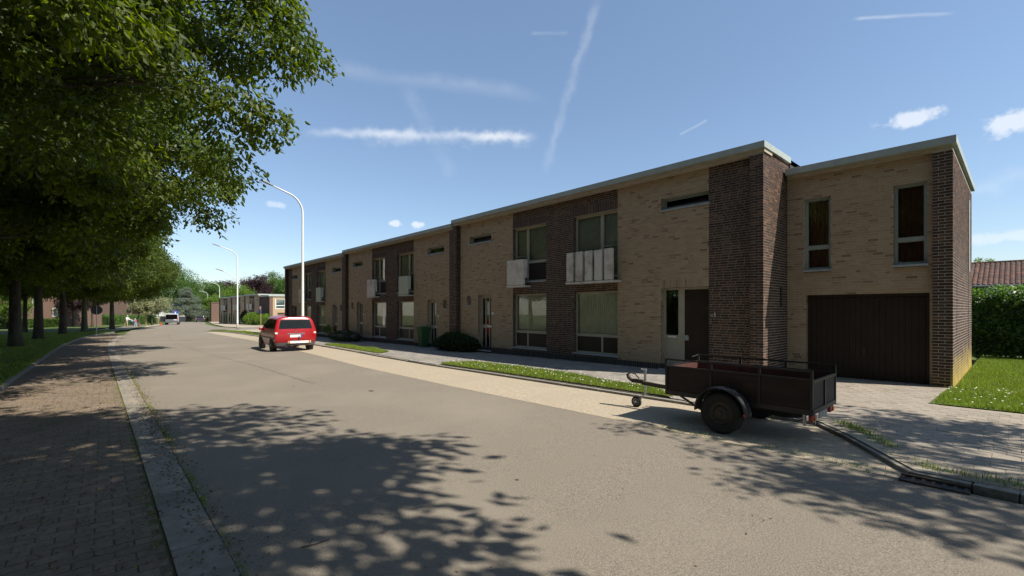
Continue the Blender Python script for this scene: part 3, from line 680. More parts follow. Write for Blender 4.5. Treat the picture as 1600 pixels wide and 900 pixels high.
for y0 in (ya+.012, yb-.027):       # three boards in each long side
    for (u0, u1) in ((xa+.03, -2.985), (-2.955, -2.335), (-2.305, xb-.03)):
        q = MB(); q.box(u0,u1,y0,y0+.015,zb+.02,zs); o = q.build('side_board', 'trailer_wood', T)
        q = MB(); yy = y0+.0155 if y0 < 7 else y0-.0065; q.box(u0+.002,u1-.002,yy,yy+.006,zb+.03,zs-.002); q.build('lining', 'trailer_inner', o)
q = MB(); q.box(xa+.012,xa+.027,ya+.03,yb-.03,zb+.02,zs); o = q.build('front_board', 'trailer_wood', T)
q = MB(); q.box(xa+.028,xa+.034,ya+.03,yb-.03,zb+.03,zs-.002); q.build('lining', 'trailer_inner', o)
for (u0, u1) in ((ya+.03, ya+.52), (ya+.56, yb-.03)):
    q = MB(); q.box(xb-.027,xb-.012,u0,u1,zb+.02,zs-.03); q.build('tailboard', 'trailer_wood', T)
for y in (ya, yb-.03):              # steel frame: posts, rails
    for x in (xa, -2.985, -2.335, xb-.03):
        q = MB(); q.box(x,x+.03,y,y+.03,zb-.02,zr-.02); q.build('post', 'trailer_steel', T)
    q = MB(); q.bar((xa,y+.015,zr-.01),(xb,y+.015,zr-.01),.024); q.build('hand_rail', 'trailer_steel', T)
    q = MB(); q.box(xa+.031,xb-.031,y+.002,y+.028,zs+.001,zs+.02); q.box(xa,xb,y+.003,y+.027,zb-.05,zb+.018); q.build('side_rail', 'trailer_steel', T)
q = MB(); q.box(xb-.03,xb+.002,ya+.031,yb-.031,zs-.029,zs); q.box(xb-.03,xb+.002,ya+.031,yb-.031,zb-.04,zb+.018); q.box(xb-.03,xb+.004,ya+.52,ya+.56,zb,zs-.03); q.build('tail_frame', 'trailer_steel', T)
q = MB(); q.box(xa,xa+.03,ya+.031,yb-.031,zs+.001,zs+.02); q.box(xa,xa+.03,ya+.031,yb-.031,zb-.05,zb+.018); q.build('front_frame', 'trailer_steel', T)
q = MB(); q.tube([(xa+.02,yb-.015,zr-.01),(xa+.02,yb-.25,zr-.03)], .01, 6); q.bar((xb-.04,yb-.015,zs),(xb-.02,yb+.03,zb+.2),.012); q.build('latch_rod', 'trailer_steel', T)
zw = gz(-2.75); r = .285
for side, yc in ((-1, 6.37), (1, 7.71)):
    wheel(T, (-2.75,yc,zw+r), r, .16, side)
    q = MB(); n = 18; ps = []
    for i in range(n+1):                # mudguard: curved sheet with rolled edges and a flat front lip
        t = R(-4)+R(188)*i/n; ps.append((-2.75+.345*math.cos(t)*1.02, zw+r+.02+.335*math.sin(t)))
    prof = [(-.105,-.02),(-.098,0),(-.05,.006),(-.045,-.002),(-.02,-.002),(-.015,.006),(.015,.006),(.02,-.002),(.045,-.002),(.05,.006),(.098,0),(.105,-.02)]
    for i, (x, z) in enumerate(ps):
        t = R(-4)+R(188)*i/n
        for (dy, dr) in prof: q.v.append((x+dr*math.cos(t), yc+dy, z+dr*math.sin(t)))
    k = len(prof)
    q.f = [(i*k+j, i*k+j+1, (i+1)*k+j+1, (i+1)*k+j) for i in range(n) for j in range(k-1)]
    fd = q.build('mudguard', 'fender_plastic', T, smooth=False); sm = fd.modifiers.new('solid', 'SOLIDIFY'); sm.thickness = .006
    q = MB(); q.lathe((-2.41,yc+side*.106,zw+r+.03), (0,side,0), [(0,.018),(.006,.018)], 12); q.build('reflector', 'lens_red', fd)
q = MB(); q.tube([(-2.75,6.3,zw+r),(-2.75,7.78,zw+r)], .028, 8); q.box(-2.9,-2.6,6.62,6.68,zw+r+.03,zb-.05); q.box(-2.9,-2.6,7.4,7.46,zw+r+.03,zb-.05); q.build('axle', 'trailer_steel', T)
q = MB(); q.lathe((-2.15,7.0,.30), (0,0,1), [(-.05,.16),(-.06,.22),(-.03,.26),(.03,.26),(.06,.22),(.05,.16)], 22); q.build('spare_wheel', 'rubber', T, smooth=True)
q = MB(); q.bar((-3.55,7.04,zb-.06),(-4.42,7.04,.40),.06); q.bar((-3.5,6.6,zb-.05),(-3.15,6.55,.22),.025); q.bar((-3.15,6.55,.22),(-2.95,6.5,.2),.025); q.build('drawbar', 'trailer_steel', T)
q = MB(); q.box(-4.62,-4.38,7.00,7.08,.39,.45); q.tube([(-4.64,7.04,.42),(-4.70,7.04,.47),(-4.73,7.04,.53)], [.03,.035,.02], 8); q.tube([(-4.70,7.02,.52),(-4.64,7.01,.56),(-4.55,7.01,.55),(-4.47,7.02,.47)], .013, 6); q.build('coupling', 'rust_iron', T)
q = MB(); q.tube([(-4.40,7.10,.20),(-4.40,7.10,.60)], .022, 8); q.tube([(-4.40,7.10,.60),(-4.40,7.10,.64)], .03, 8); q.tube([(-4.40,7.10,.63),(-4.46,7.06,.635)], .01, 6); jw = q.build('jockey_post', 'galvanised', T)
q = MB(); q.bar((-4.40,7.10,.21),(-4.52,7.07,.05),.025); q.build('fork', 'galvanised', jw)
q = MB(); zj = gz(-4.55); q.lathe((-4.55,7.06,zj+.095), (0,-1,0), [(-.025,.06),(-.03,.085),(-.015,.095),(.015,.095),(.03,.085),(.025,.06)], 20); q.build('tyre', 'rubber', jw, smooth=True)
q = MB(); q.lathe((-4.55,7.06,zj+.095), (0,-1,0), [(-.02,.06),(.028,.058),(.02,.03),(.034,.022),(.034,.005)], 16); q.build('hub', 'galvanised', jw)
for yl in (6.62, 7.45):                # tail lights under the box
    q = MB(); q.box(xb-.06,xb-.02,yl-.08,yl+.08,zb-.14,zb-.06); tl = q.build('tail_light', 'lens_red', T, bevel=.008)
    q = MB(); q.box(xb-.02,xb-.012,yl+.03,yl+.085,zb-.13,zb-.08); q.build('indicator', 'lens_orange', tl)
q = MB(); q.box(xb-.03,xb-.02,6.86,7.22,zb-.14,zb-.06); q.build('number_plate', 'galvanised', T)
q = MB(); q.obox((xb-.10,6.55,zb-.12), (1,0,0), (0,1,0), (0,0,1), .012, .03, .07); q.build('support_leg', 'galvanised', T)
q = MB(); q.tube([(-1.95,6.55,zb-.04),(-1.93,6.53,zb-.12),(-1.87,6.53,zb-.15),(-1.8,6.55,zb-.1)], .006, 6); q.build('cable', 'black', T)

# ------------------------------------------------------------------ cars
def catmull(P, t):
    n = len(P)-1; i = min(int(t), n-1); f = t-i; g = lambda k: P[max(0, min(n, k))]
    p0, p1, p2, p3 = g(i-1), g(i), g(i+1), g(i+2)
    return .5*((2*p1)+(-p0+p2)*f+(2*p0-5*p1+4*p2-p3)*f*f+(-p0+3*p1-3*p2+p3)*f**3)
class Body:
    """car body lofted through half rings (rocker, waist, belt, roof edge, roof centre), rear first; x = forward"""
    def __init__(s, rings):
        s.G = [[np.array(p, float) for p in r] for r in rings]
        cap0 = [np.array((p[0]-.03*(1-abs(i-2)/4), 0, p[2])) for i, p in enumerate(s.G[0])]; cap1 = [np.array((p[0]+.05*(1-abs(i-1.5)/4), 0, p[2])) for i, p in enumerate(s.G[-1])]
        s.G = [cap0]+s.G+[cap1]; s.n = len(s.G)-1; s.m = len(s.G[0])-1
    def P(s, u, v):
        col = [catmull(r, v) for r in s.G]; return catmull(col, u)
    def mesh(s, nu=64, nv=20):
        q = MB(); q.sm = True
        us = [s.n*i/nu for i in range(nu+1)]; vs = [s.m*j/nv for j in range(nv+1)]
        for sgn in (1, -1):
            n0 = len(q.v)
            for u in us:
                for v in vs: p = s.P(u, v); q.v.append((p[0], sgn*max(p[1], 0), p[2]))
            for i in range(nu):
                for j in range(nv):
                    a = n0+i*(nv+1)+j; f = (a, a+nv+1, a+nv+2, a+1); q.f.append(f if sgn > 0 else f[::-1])
        return q
    def patch(s, u0, u1, v0, v1, sides=(1,-1), off=.006, nu=8, nv=4, joined=False, taper=0):
        q = MB(); q.sm = True
        for sgn in sides:
            n0 = len(q.v)
            for i in range(nu+1):
                for j in range(nv+1):
                    v = v0+(v1-v0)*j/nv; k = taper*j/nv; u = u0+(u1-u0)*(i/nu*(1-k)+k/2) if taper else u0+(u1-u0)*i/nu
                    p = s.P(u, v); e = 1e-3; du = s.P(u+e, v)-p if u+e <= s.n else p-s.P(u-e, v); dv = s.P(u, v+e)-p if v+e <= s.m else p-s.P(u, v-e)
                    nn = np.cross(dv, du); l = np.linalg.norm(nn); nn = nn/l if l > 1e-12 else np.array((0,1,0.))
                    ctr = np.array((min(max(p[0], .8), 3.4), 0, .7))
                    if np.dot(nn, p-ctr) < 0: nn = -nn
                    p = p+nn*off; q.v.append((p[0], sgn*p[1], p[2]))
            for i in range(nu):
                for j in range(nv):
                    a = n0+i*(nv+1)+j; f = (a, a+nv+1, a+nv+2, a+1); q.f.append(f if sgn > 0 else f[::-1])
        return q
def make_mpv(name, loc, rz, label, paint, group, s=1.0, detail=True):
    C = thing(name, loc, label, 'car', group, rz)
    rings = [
      [(.10,.72,.27),(.0,.80,.58),(.03,.80,1.0),(.17,.65,1.52),(.24,.30,1.60)],
      [(.22,.80,.26),(.16,.87,.60),(.20,.86,1.01),(.34,.69,1.54),(.42,.32,1.63)],
      [(.75,.82,.25),(.75,.885,.62),(.80,.87,1.00),(.95,.695,1.55),(.95,.33,1.64)],
      [(1.7,.82,.24),(1.7,.885,.62),(1.7,.87,.98),(1.7,.695,1.56),(1.7,.33,1.65)],
      [(2.5,.82,.24),(2.5,.885,.62),(2.6,.865,.97),(2.35,.68,1.53),(2.3,.33,1.62)],
      [(3.1,.82,.24),(3.1,.88,.62),(3.2,.84,.96),(2.9,.70,1.28),(2.85,.36,1.36)],
      [(3.6,.81,.25),(3.6,.87,.60),(3.65,.78,.88),(3.5,.66,.98),(3.45,.34,1.03)],
      [(4.0,.76,.25),(4.02,.80,.52),(4.0,.70,.74),(3.92,.58,.80),(3.9,.30,.83)],
      [(4.16,.60,.28),(4.2,.62,.48),(4.17,.54,.64),(4.12,.44,.69),(4.1,.22,.71)]]
    B = Body(rings); n = B.n
    bo = B.mesh(*((64, 20) if detail else (30, 10))).build('body', paint, C, world=False)
    B.patch(0, .86, 2.12, 2.86, nu=8).build('rear_window', 'glass_car', C, world=False)
    for (u0, u1) in ((2.25, 3.35), (3.42, 4.55), (4.62, 5.35)): B.patch(u0, u1, 2.10, 2.78, nu=10, taper=.06).build('side_window', 'glass_car', C, world=False)
    B.patch(5.6, 6.75, 2.35, 4.0, off=.004, nu=10).build('windscreen', 'glass_car', C, world=False)
    B.patch(.0, 2.15, .15, .62, off=.02, nu=16).build('rear_bumper', 'bumper_grey', C, world=False)
    B.patch(7.3, n, .1, .8, off=.012, nu=12).build('front_bumper', 'bumper_grey', C, world=False)
    for sg in (1, -1):
        B.patch(.80, 1.45, 1.45, 2.12, sides=(sg,), off=.01).build('tail_light', 'lens_red', C, world=False)
        B.patch(.92, 1.2, 1.62, 1.80, sides=(sg,), off=.016).build('reversing_lamp', 'lens_clear', C, world=False)
    for sx in (.80, 3.32):
        for sg in (1, -1):
            q = MB(); q.lathe((sx, sg*.80, .315), (0,sg,0), [(-.1,.37),(.091,.37),(.0915,.30)], 26); q.build('arch_shade', 'black', C, world=False)  # black disc behind the wheel, shade of the arch put into colour
            wheel(C, (sx, sg*.815, .30), .30, .19, sg, rim='alloy', seg=22, world=False)
    B.patch(2.2, 6.2, .92, 1.10, off=.012, nu=24, nv=3).build('rubbing_strip', 'bumper_grey', C, world=False)
    q = MB()
    for sg in (1, -1): q.obox((2.78, sg*.95, 1.00), (1,0,0), (0,1,0), (0,0,1), .05, .09, .07)
    q.build('door_mirror', paint, C, world=False, bevel=.03)
    for sx in (1.75, 2.6):
        q = MB()
        for sg in (1, -1): q.obox((sx, sg*.885, .88), (1,0,0), (0,1,0), (0,0,1), .09, .014, .016)
        q.build('door_handle', paint, C, world=False)
    if detail:
        q = MB(); q.box(-.035,.03,-.38,.38,.80,.855); q.build('tailgate_grip', 'bumper_grey', C, world=False, bevel=.015)
        q = MB(); q.box(-.035,-.015,-.26,.26,.665,.785); pl = q.build('number_plate', 'plate_white', C, world=False)
        q = MB(); q.box(-.037,-.0352,-.26,-.19,.668,.782); q.build('blue_band', 'eu_blue', pl, world=False)
        q = MB()
        for zz in (.90, .925): q.bar((-.034,-.035,zz),(-.034,0,zz+.022),.008,.010); q.bar((-.034,0,zz+.022),(-.034,.035,zz),.008,.010)
        q.build('emblem', 'chrome', C, world=False)
        q = MB(); q.box(-.10,-.075,-.62,.36,.40,.50); lb = q.build('light_board', 'white_paint', C, world=False)
        for yy in (-.60, .27): q = MB(); q.box(-.106,-.1005,yy,yy+.08,.405,.495); q.build('board_lamp', 'lens_orange', lb, world=False)
        q = MB(); q.bar((-.03,-.12,.50),(-.07,-.12,.72),.03); q.bar((-.03,-.02,.3),(-.12,-.02,.34),.05); q.lathe((-.13,-.02,.36),(0,0,1),[(0,.02),(.02,.026),(.045,.02)],10); q.build('tow_bar', 'black', C, world=False)
        q = MB(); q.tube([(.05,.42,.24),(-.04,.42,.24)], .03, 10); q.build('exhaust', 'rim_rust', C, world=False)
        B.patch(.0, .5, 3.05, 3.3, off=.012, nu=5, nv=2).build('brake_lamp', 'lens_red', C, world=False)
        q = MB(); q.bar((-.01,0,1.06),(.10,.42,1.20),.014); q.build('rear_wiper', 'black', C, world=False)
    C.scale = (s, s, s); return C
def heading(p, q): return math.atan2(q[1]-p[1], q[0]-p[0])
rc = (gnd(484,548)+gnd(433,549))/2
make_mpv('parked_car', (rc.x+.2, rc.y+.05, gz(rc.x-1.5)), math.pi-R(3.0), 'red family car parked in the bay facing away, the nearest car', 'car_red', 'cars on the street')
dc = gnd(313,503.5); make_mpv('parked_car', dc, math.pi-R(8), 'dark hatchback driving away in the distance, beside the far lamp posts', 'car_dark', 'cars on the street', 1.0, False)
for px, py, m, lb in ((252,496.5,'car_white','white car far off behind the blossoming young trees'), (243,496,'car_blue','dark blue car far off, just left of the far white car')):
    c = gnd(px, py); make_mpv('parked_car', c, R(200), lb, m, 'cars on the street', 1.0, False)
# white van with open tailgate and open front doors
vc = gnd(268,507.6); V = thing('parked_van', (vc.x, vc.y, vc.z), 'white van with raised tailgate and both front doors open at the far bend', 'van', None, math.atan2(.17,-1)-math.pi*0)
q = MB()
prof = [(0,.45),(0,1.0),(.12,1.90),(.4,2.02),(2.3,2.05),(2.8,1.95),(3.4,1.2),(4.2,1.0),(4.4,.75),(4.4,.45)]
n = len(prof)
# shell with an open back: side walls, roof, bonnet
for sg in (1, -1):
    q.v += [(x, sg*(.93-.10*max(0,(z-1.0))), z) for x, z in prof]
q.f = [tuple(range(n)), tuple(range(2*n-1, n-1, -1))]+[(i, n+i, n+i+1, i+1) for i in range(2, n-1)]+[(0, n, 2*n-1, n-1), (0, 1, n+1, n)]
q.build('body', 'car_white', V, world=False, bevel=.03)
q = MB(); q.box(.9,.95,-.86,.86,.5,1.9); q.build('load_space_shade', 'black', V, world=False)  # black sheet across the van paints the shaded load space
q = MB(); q.box(.1,.6,-.55,-.05,.75,1.0); q.build('bag', 'pink', V, world=False); q = MB(); q.box(.1,.6,.05,.6,.75,.95); q.build('crate', 'white_paint', V, world=False)
q = MB(); q.box(-.06,.0,-.94,.94,.42,.86); q.build('rear_bumper', 'bumper_grey', V, world=False, bevel=.02)
q = MB(); q.obox((-.42,0,2.02), Vector((1,0,-.1)).normalized(), (0,1,0), Vector((.1,0,1)).normalized(), .5, .82, .03); q.build('tailgate', 'car_white', V, world=False)
for sg in (1, -1):
    q = MB(); q.box(-.03,.06,sg*.86-.07,sg*.86+.07,.95,1.2); q.build('tail_light', 'lens_red', V, world=False)
    q = MB(); q.obox((2.7, sg*1.42, 1.05), (.25,sg*.97,0), (-sg*.97,.25,0), (0,0,1), .52, .03, .52); d = q.build('front_door', 'car_dark', V, world=False, bevel=.03)
    for x in (.75, 3.55): wheel(V, (x, sg*.88, .34), .34, .24, sg, rim='alloy', seg=18, world=False)

# ------------------------------------------------------------------ street lamps
def street_lamp(px, py, t, label, two=False, aim=None, H=9.3):
    d = ray(px, py); p = Vector((d[0]*t, d[1]*t, 0)); p.z = gz(p.x)+.03
    Lp = thing('street_lamp', p, label, 'street lamp', 'lamp posts along the road')
    a = Vector((aim[0], aim[1], 0)).normalized() if aim else Vector((.12,-1,0)).normalized()
    r_ = 1.15; top = H-r_*1.0
    pts = [p, p+Vector((0,0,1.1)), p+Vector((0,0,1.15)), p+Vector((0,0,top-.2))]; rd = [.10,.10,.085,.06]
    for i in range(1, 10):
        th = R(90)*i/9*.86; pts.append(p+Vector((0,0,top-.2))+a*(r_*(1-math.cos(th)))+Vector((0,0,r_*math.sin(th)))); rd.append(.058-.001*i)
    e = pts[-1]; dv = (pts[-1]-pts[-2]).normalized(); pts.append(e+dv*.95); rd.append(.042); e = pts[-1]
    q = MB(); q.tube(pts, rd, 12); q.build('post', 'steel_white', Lp, smooth=True)
    def head(e, dv):
        q = MB(); s = dv.cross(Vector((0,0,1))).normalized(); u = s.cross(dv)
        n0 = len(q.v)
        for (o, w, h) in ((-.05,.05,.04),(.1,.09,.06),(.4,.115,.065),(.62,.09,.05),(.70,.04,.025)):
            for (i, j) in ((-1,-.5),(-.8,.6),(0,1),(.8,.6),(1,-.5),(0,-.8)): q.v.append(tuple(e+dv*o+s*w*i+u*h*j))
        q.f = [(n0+k*6+j, n0+k*6+(j+1)%6, n0+k*6+6+(j+1)%6, n0+k*6+6+j) for k in range(4) for j in range(6)]+[tuple(range(n0+5, n0-1, -1)), tuple(range(n0+24, n0+30))]
        q.build('lamp_head', 'lamp_head', Lp, smooth=True)
    head(e, dv)
    if two:
        q = MB(); b0 = p+Vector((0,0,H*.60)); pl = [b0+a*(x)+Vector((0,0,1.05*math.sin(min(x/1.5,1)*R(80)))) for x in (0,.3,.6,.9,1.2,1.5)]; q.tube(pl, .035, 8); q.build('side_arm', 'steel_white', Lp, smooth=True)
        head(pl[-1], (pl[-1]-pl[-2]).normalized())
    q = MB(); q.box(p.x-.04,p.x+.04,p.y-.104,p.y-.095,p.z+.5,p.z+.95); q.build('access_door', 'galvanised', Lp)
    return Lp
street_lamp(473, 520, 28.4, 'tall white street lamp with curved arm rising behind the red car, the nearest')
street_lamp(371, 515, 52, 'white street lamp with two arms standing on the grass tip, second nearest', True)
street_lamp(343, 506, 107, 'white street lamp in the distance at the left end of the far houses')
street_lamp(324.5, 503.5, 144, 'farthest white street lamp, carrying a round no entry sign')
# ------------------------------------------------------------------ wheelie bin
bc = gnd(657,543,.07); BN = thing('wheelie_bin', (bc.x, bc.y+.25, bc.z), 'green wheelie bin against the house wall beside the dark bush', 'bin')
cx, cy, z0 = bc.x-.15, bc.y+.25, bc.z; q = MB()
for (w, d_, z) in ((.16,.18,.06),(.22,.26,.92)): q.v += [(cx+w*i, cy+d_*j, z0+z) for i, j in ((-1,-1),(1,-1),(1,1),(-1,1))]
q.f = [(0,3,2,1),(4,5,6,7),(0,1,5,4),(1,2,6,5),(2,3,7,6),(3,0,4,7)]; q.build('body', 'bin_green', BN, bevel=.02)
q = MB(); q.box(cx-.235,cx+.235,cy-.285,cy+.275,z0+.921,z0+.97); q.box(cx-.16,cx+.16,cy-.2,cy+.16,z0+.971,z0+1.0); q.build('lid', 'bin_green', BN, bevel=.02)
q = MB(); q.tube([(cx-.2,cy+.30,z0+.9),(cx+.2,cy+.30,z0+.9)], .016, 8); q.build('handle', 'bin_green', BN)
for sg in (-1, 1): q = MB(); q.lathe((cx+sg*.19,cy+.2,z0+.10), (sg,0,0), [(-.03,.10),(.03,.10),(.03,.02)], 16); q.build('wheel', 'rubber', BN)
# ------------------------------------------------------------------ signs and posts
def sign_post(name, p, h, label, cat='sign', r=.028, m='galvanised'):
    S = thing(name, p, label, cat); q = MB(); q.tube([p, p+Vector((0,0,h))], r, 8); q.build('post', m, S); return S
tocam = lambda p: (Vector((0,0,0))-Vector((p.x,p.y,0))).normalized()
p = gnd(151,521.5,.05); S = sign_post('round_sign', p, 2.55, 'round traffic sign from behind, shade painted dark, on a grey post under the trees')
d = tocam(p); q = MB(); q.lathe(p+Vector((0,0,2.2))+d*-.04, -d, [(0,.42),(.012,.42),(.014,.40)], 28); q.build('disc', 'fender_plastic', S)  # dark plastic colour puts the shade of the sign's back into the disc
p = gnd(274,505); S = sign_post('street_sign', p, 2.6, 'blue square sign with white T and red bar above the van')
d = tocam(p); s_ = d.cross(Vector((0,0,1))); zc_ = p+Vector((0,0,2.35))+d*.04
q = MB(); q.obox(zc_, s_, d, (0,0,1), .40, .01, .40); pl = q.build('plate', 'sign_blue', S)
q = MB(); q.obox(zc_+d*.014-Vector((0,0,.08)), s_, d, (0,0,1), .07, .003, .22); q.build('white_stem', 'white_paint', pl); q = MB(); q.obox(zc_+d*.015+Vector((0,0,.2)), s_, d, (0,0,1), .2, .003, .06); q.build('red_bar', 'sign_red', pl)
q = MB(); q.obox(zc_-Vector((0,0,.58)), s_, d, (0,0,1), .36, .01, .14); q.build('subplate', 'white_paint', S)
p = gnd(407.5,509,.03); S = sign_post('street_sign', p, 2.9, 'red and white round sign over a blue plate on a wooden post', r=.05, m='wood_stake')
d = Vector((-.35,-1,0)).normalized(); zc_ = p+Vector((0,0,2.75))
q = MB(); q.lathe(zc_+Vector((.01,-.06,0)), Vector((.2,-.98,0)), [(0,.36),(.012,.36)], 24); dk = q.build('disc', 'sign_red', S); q = MB(); q.lathe(zc_+Vector((.013,-.0745,0)), Vector((.2,-.98,0)), [(0,.26),(.004,.26)], 24); q.build('white_field', 'white_paint', dk)
q = MB(); q.obox(zc_+Vector((.01,-.065,-.62)), (.98,.2,0), (.2,-.98,0), (0,0,1), .3, .01, .16); q.build('small_plate', 'sign_blue', S)
L4 = [o for o in bpy.data.objects if o.name.startswith('street_lamp')][-1]; p = WORLD[L4]; d = tocam(p)
q = MB(); q.lathe(p+Vector((0,0,2.9))+d*.12, d, [(0,.5),(.01,.5)], 24); dk = q.build('no_entry_sign', 'sign_red', L4); q = MB(); s_ = d.cross(Vector((0,0,1))); q.obox(p+Vector((0,0,2.9))+d*.135, s_, d, (0,0,1), .38, .003, .09); q.build('white_bar', 'white_paint', dk)
for px, py, h, lb in ((228,510.5,2.1,'tall wooden stake on the grass between people and young trees'), (247,506.5,1.9,'wooden stake supporting the blossoming young tree nearest the van')):
    p = gnd(px, py); S = thing('wooden_stake', p, lb, 'stake', 'tree stakes'); q = MB(); q.tube([p-Vector((0,0,.1)), p+Vector((0,0,h-.08)), p+Vector((0,0,h))], [.075,.07,.045], 8); q.build('pole', 'wood_stake', S)
p = gnd(251.5,508.5); q = MB(); q.lathe(p, (0,0,1), [(0,.2),(.02,.2),(.03,.12),(.5,.03)], 14); o = q.build('traffic_cone', 'sign_red'); tag(o, 'small red cone beside the open van door', 'cone')
p = gnd(333,502); c = at(318,490,150)
# ------------------------------------------------------------------ trees
def leaf_arrays(P, A, S, l, w, fold=.25, tri4=False):
    """P base points, A axes, S side vectors (unit), l lengths, w widths -> vertices and triangles of folded pointed leaves"""
    n = len(P); N = np.cross(A, S); l = l[:,None]; w = w[:,None]
    if tri4:
        V = np.stack([P, P+A*l*.3+S*w*.42+N*w*fold*.8, P+A*l*.62+S*w*.40+N*w*fold*.7-N*l*.02, P+A*l-N*l*.10, P+A*l*.62-S*w*.40+N*w*fold*.7-N*l*.02, P+A*l*.3-S*w*.42+N*w*fold*.8], 1)
        T = np.array([(0,1,2),(0,2,3),(0,3,4),(0,4,5)]); k = 6
    else:
        V = np.stack([P, P+A*l*.45+S*w*.5+N*w*fold, P+A*l-N*l*.08, P+A*l*.45-S*w*.5+N*w*fold], 1); T = np.array([(0,1,2),(0,2,3)]); k = 4
    Fc = (np.arange(n)[:,None,None]*k+T[None]).reshape(-1, 3); return V.reshape(-1, 3), Fc, k
def unit(a): return a/np.maximum(np.linalg.norm(a, axis=-1, keepdims=True), 1e-9)
def leaves(g, cl, per, size, droop=.7, tri4=False, flat=.6, wr=.55):
    """cl: clusters (x, y, z, radius); leaves hang in sprays around each cluster"""
    C = np.repeat(cl[:,:3], per, 0); r = np.repeat(cl[:,3], per)[:,None]; n = len(C)
    sub = unit(g.normal(size=(n//8+1, 3))); sub = np.repeat(sub, 8, 0)[:n]            # sprays of eight leaves
    rr = np.repeat(g.uniform(.15, 1, n//8+1)**.5, 8)[:n][:,None]
    ctr = C+sub*rr*r*np.array((1,1,flat)); P = ctr+g.normal(size=(n,3))*np.array((.12,.12,.12))*np.minimum(1, r)*(size/.12)
    out = sub*np.array((1,1,.2)); A = unit(out*.55+np.array((0,0,-1))*droop+g.normal(size=(n,3))*.42)
    S = unit(np.cross(A, g.normal(size=(n,3))*.5+np.array((0,0,1.0))+out*.4)); l = size*g.uniform(.65, 1.25, n); 
    tone = np.clip(np.repeat(g.uniform(.05, .95, len(cl)), per)*.35+g.uniform(0, .65, n), .01, 1)
    V, Fc, k = leaf_arrays(P, A, S, l, l*wr, tri4=tri4); return V, Fc, np.repeat(tone, k)
def limb_path(a, b, sag, g, n=6):
    a, b = np.array(a, float), np.array(b, float); pts = []
    for i in range(n+1):
        t = i/n; p = a*(1-t)+b*t; p[2] += sag*math.sin(math.pi*t); p += g.normal(size=3)*.06*math.sin(math.pi*t)*np.linalg.norm(b-a)*.5; pts.append(tuple(p))
    return pts
def make_tree(name, seed, H, tr, zc, rx, ry, rz, nclust, per, size, leafm, lean=(0,0), crad=(.8,1.5), tri4=False, shell=.55, droop=.7, zmin=None, skew=(0,0), bark='bark', flat=.6, limbs=40, cut=None):
    """tapered trunk with limbs to leaf clusters inside a lumpy ellipsoid; local coordinates, base at origin"""
    g = np.random.default_rng(seed); T = thing(name, (0,0,0), '', 'tree')
    lump = unit(g.normal(size=(9,3))); la = g.uniform(-.18, .22, 9); cl = []
    while len(cl) < nclust:
        d = unit(g.normal(size=3)); r = (shell+(1-shell)*g.random())*(1+sum(a*max(0, float(d@l))**3 for a, l in zip(la, lump)))
        p = np.array((d[0]*rx*r+skew[0], d[1]*ry*r+skew[1], zc+d[2]*rz*r))
        if zmin and p[2] < zmin+g.random()*.8: continue
        if cut and not cut(p): continue
        cl.append((*p, g.uniform(*crad)))
    cl = np.array(cl); q = MB(); q.sm = True
    top = np.array((lean[0], lean[1], zc+rz*.45)); tp = []
    for i in range(9):
        t = i/8; tp.append((lean[0]*t*t+math.sin(t*5+seed)*.12*t*tr*2, lean[1]*t*t+math.cos(t*4+seed)*.12*t*tr*2, -.15+(top[2]+.15)*t))
    rad = [tr*1.32 if i == 0 else tr*(1-.85*(i/8)**1.1) for i in range(9)]
    tp.insert(1, (tp[0][0], tp[0][1], .35)); rad.insert(1, tr*1.06)
    q.tube(tp, rad, 12)
    trunk = q.build('trunk', bark, T, smooth=True)
    q = MB()
    order = g.permutation(len(cl))[:limbs]
    for i in order:
        e = cl[i,:3]; zb = min(max(e[2]-1.0-.45*math.hypot(e[0], e[1]), zc-rz*.85), top[2]*.95); t = min(max(zb/top[2], .2), .97)
        a = (lean[0]*t*t, lean[1]*t*t, top[2]*t); k = tr*.34*(1-.5*t); n = 6
        q.tube(limb_path(a, e, .3, g, n), [k*(1-.85*j/n) for j in range(n+1)], 6)
        for _ in range(3):                             # twigs
            o = e+g.normal(size=3)*cl[i,3]*.7; q.tube(limb_path(e*.7+np.array(a)*.3, o, .1, g, 3), [k*.25,k*.18,k*.12,k*.05], 4)
    q.build('branches', bark, T, smooth=True)
    V, Fc, tone = leaves(g, cl, per, size, droop, tri4, flat)
    np_mesh('crown', V, Fc, leafm, T, tone=tone); return T
def place(T, loc, label, group=None, rz=0, s=1, copy=True):
    o = copy_tree(T) if copy else T
    o.location = loc; o.rotation_euler[2] = rz; o.scale = (s, s, s) if not hasattr(s, '__len__') else s
    o['label'] = label
    if group: o['group'] = group
    return o
GR = 'street trees along the left verge'
def tree_pt(x, y): return (x, y, gz(x)+.05)
